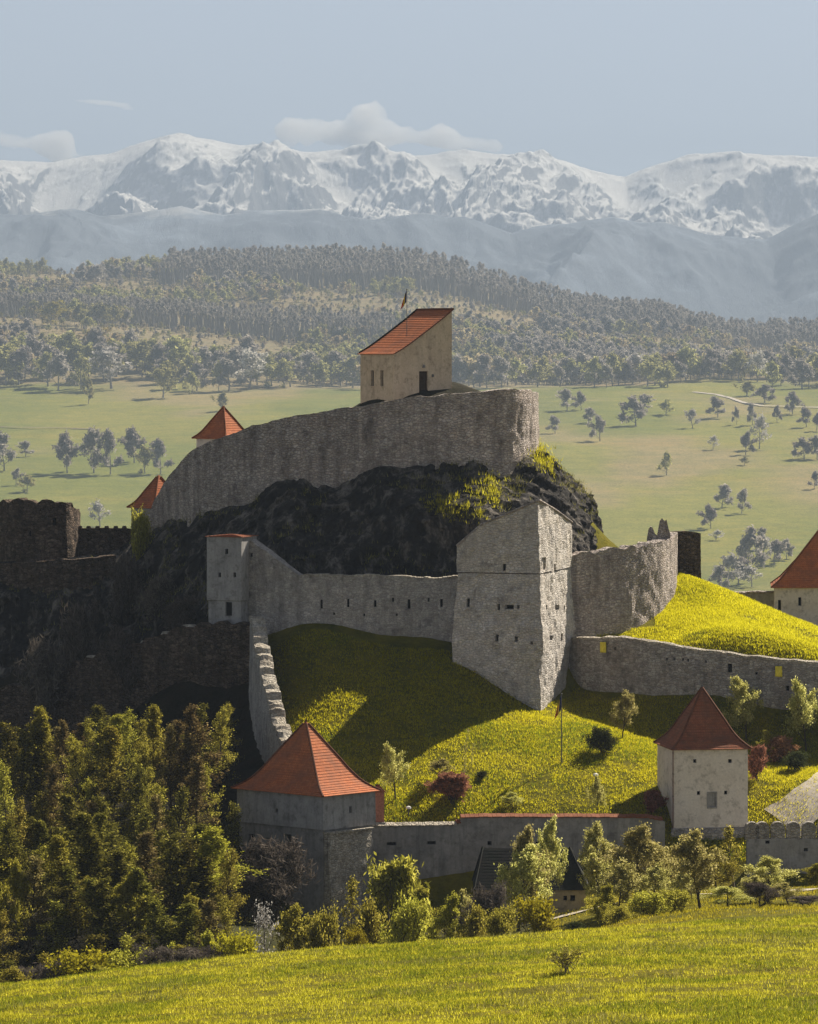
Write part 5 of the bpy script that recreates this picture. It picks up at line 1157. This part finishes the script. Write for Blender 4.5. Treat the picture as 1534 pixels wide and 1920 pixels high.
def mountain(name, skyline, dc, depth, mat, rough, zb, label, seed, front=.62, res=(900, 420)):
    W = .11*dc+250; nx, ny = res; xs = np.linspace(-W, W, nx); ys = np.linspace(dc-depth*front, dc+depth*(1-front), ny)-DC
    X, Y = np.meshgrid(xs, ys); u = 767+X/dc*F; sr = np.interp(u, [s_[0] for s_ in skyline], [s_[1] for s_ in skyline]); crest = ZC+(HOR-sr)/F*dc
    t = (Y+DC-dc)/depth; f = np.where(t < 0, 1-np.abs(t)/front, 1-np.abs(t)/(1-front)); f = np.clip(f, 0, 1)
    P = np.stack([X, Y, X*0+seed*100], -1); wx = pnoise(P/1500.)*300
    Pw = P+np.stack([wx, wx*.5, wx*0], -1)
    r1 = ridged(Pw*np.array((1, .55, 1)), 1/1300., 9)-.35
    prof = f**.9
    Z = zb+(crest-zb)*prof + r1*rough*np.clip(1.02-f**5, .12, 1)*np.clip(f*3, 0, 1)
    V = np.stack([X, Y, Z], -1).reshape(-1, 3); i = np.arange(nx*ny).reshape(ny, nx)
    Fq = np.stack([i[:-1, :-1], i[:-1, 1:], i[1:, 1:], i[1:, :-1]], -1).reshape(-1, 4); o = mesh(name, V, Fq, mat, smooth=True); return tag(o, label, kind='structure')
SK = [(-200,320),(0,300),(100,305),(200,295),(270,275),(330,263),(400,265),(470,281),(560,290),(650,288),(750,298),(870,290),(950,300),(1020,300),(1100,325),(1170,342),(1210,326),(1290,301),(1370,292),(1440,300),(1534,306),(1750,320)]
FS = [(-200,410),(0,404),(60,408),(130,398),(190,410),(250,402),(300,396),(340,390),(420,408),(470,402),(520,404),(600,396),(650,408),(700,414),(790,404),(840,415),(870,412),(960,444),(1010,432),(1060,426),(1150,414),(1200,428),(1240,424),(1330,448),(1430,458),(1480,430),(1534,404),(1750,390)]
mountain('mountains', SK, 21500, 6000, mat_mountain('snowy_mountain', 640, 800, (.17, .165, .165), (.045, .055, .05)), 620, -40, 'snow covered mountain range along the horizon', 3)
mountain('foothills', FS, 17000, 4400, mat_mountain('hazed_wooded_foothill', 860, 1010, (.16, .17, .19), (.11, .13, .16)), 330, -120, 'haze-blue wooded foothills below the snowy range', 9, res=(420, 180))  # forest colour raised and blued to add to the distant haze

def haze():
    m, n, out = newmat('haze'); v = nd(n, 'ShaderNodeVolumePrincipled', {'Color': (.32, .395, .525, 1), 'Density': 7.5e-5, 'Anisotropy': .1}); n.links.new(v.outputs[0], out.inputs['Volume'])
    mb = MB(); mb.box((0, (24900-1500)/2, -180), (1, 0), 17600, 26400, 180+1360); o = mb.build('haze', m); tag(o, kind='stuff')
haze()
def cloud(name, blobs, dist, label, amp=110, dens=.009):
    m = bpy.data.materials.get('cloud_vapour')
    if m is None:
        m, n, out = newmat('cloud_vapour'); v = nd(n, 'ShaderNodeVolumePrincipled', {'Color': (.97, .96, .94, 1), 'Density': dens, 'Anisotropy': .3}); n.links.new(v.outputs[0], out.inputs['Volume'])
    bm = bmesh.new()
    for px, row, rx, ry in blobs:
        c = at(px, row, dist-DC); s_ = dist/F
        r_ = bmesh.ops.create_icosphere(bm, subdivisions=4, radius=1.0)
        for v in r_['verts']: v.co = Vector((c[0]+v.co.x*rx*s_, c[1]+v.co.y*rx*s_*.6, c[2]+v.co.z*ry*s_))
    me = bpy.data.meshes.new(name); bm.to_mesh(me); bm.free(); me.materials.append(m)
    o = bpy.data.objects.new(name, me); C.objects.link(o)
    rm = o.modifiers.new('r', 'REMESH'); rm.mode = 'VOXEL'; rm.voxel_size = 26
    bpy.context.view_layer.update(); me2 = bpy.data.meshes.new_from_object(o.evaluated_get(bpy.context.evaluated_depsgraph_get())); o.modifiers.clear(); o.data = me2
    n = len(me2.vertices); V = np.empty(n*3); me2.vertices.foreach_get('co', V); V = V.reshape(-1, 3); N = np.empty(n*3); me2.vertices.foreach_get('normal', N); N = N.reshape(-1, 3)
    V = V + N*(fbm(V, 1/240., 5)*amp + fbm(V, 1/70., 3)*amp*.3)[:, None]; me2.vertices.foreach_set('co', V.ravel()); me2.update()
    return tag(o, label, 'cloud')
cloud('cloud', [(560,246,45,7),(620,240,50,14),(690,232,40,28),(740,250,60,24),(800,258,60,20),(860,268,50,13),(910,274,38,10),(680,262,110,18)], 26500, 'long white cloud bank behind the snowy peaks above the chapel')
cloud('cloud', [(-20,262,60,18),(40,270,50,20),(95,280,45,16),(135,290,25,8)], 26500, 'pinkish cloud touching the peaks at the left edge')
cloud('cloud', [(150,188,18,4),(170,190,24,7),(195,193,30,7),(222,198,22,5),(240,202,14,3)], 26500, 'small isolated white cloud high on the left', 30)
cloud('cloud', [(1080,121,22,3)], 26500, 'faint wisp of cloud high above the right peaks', 8)
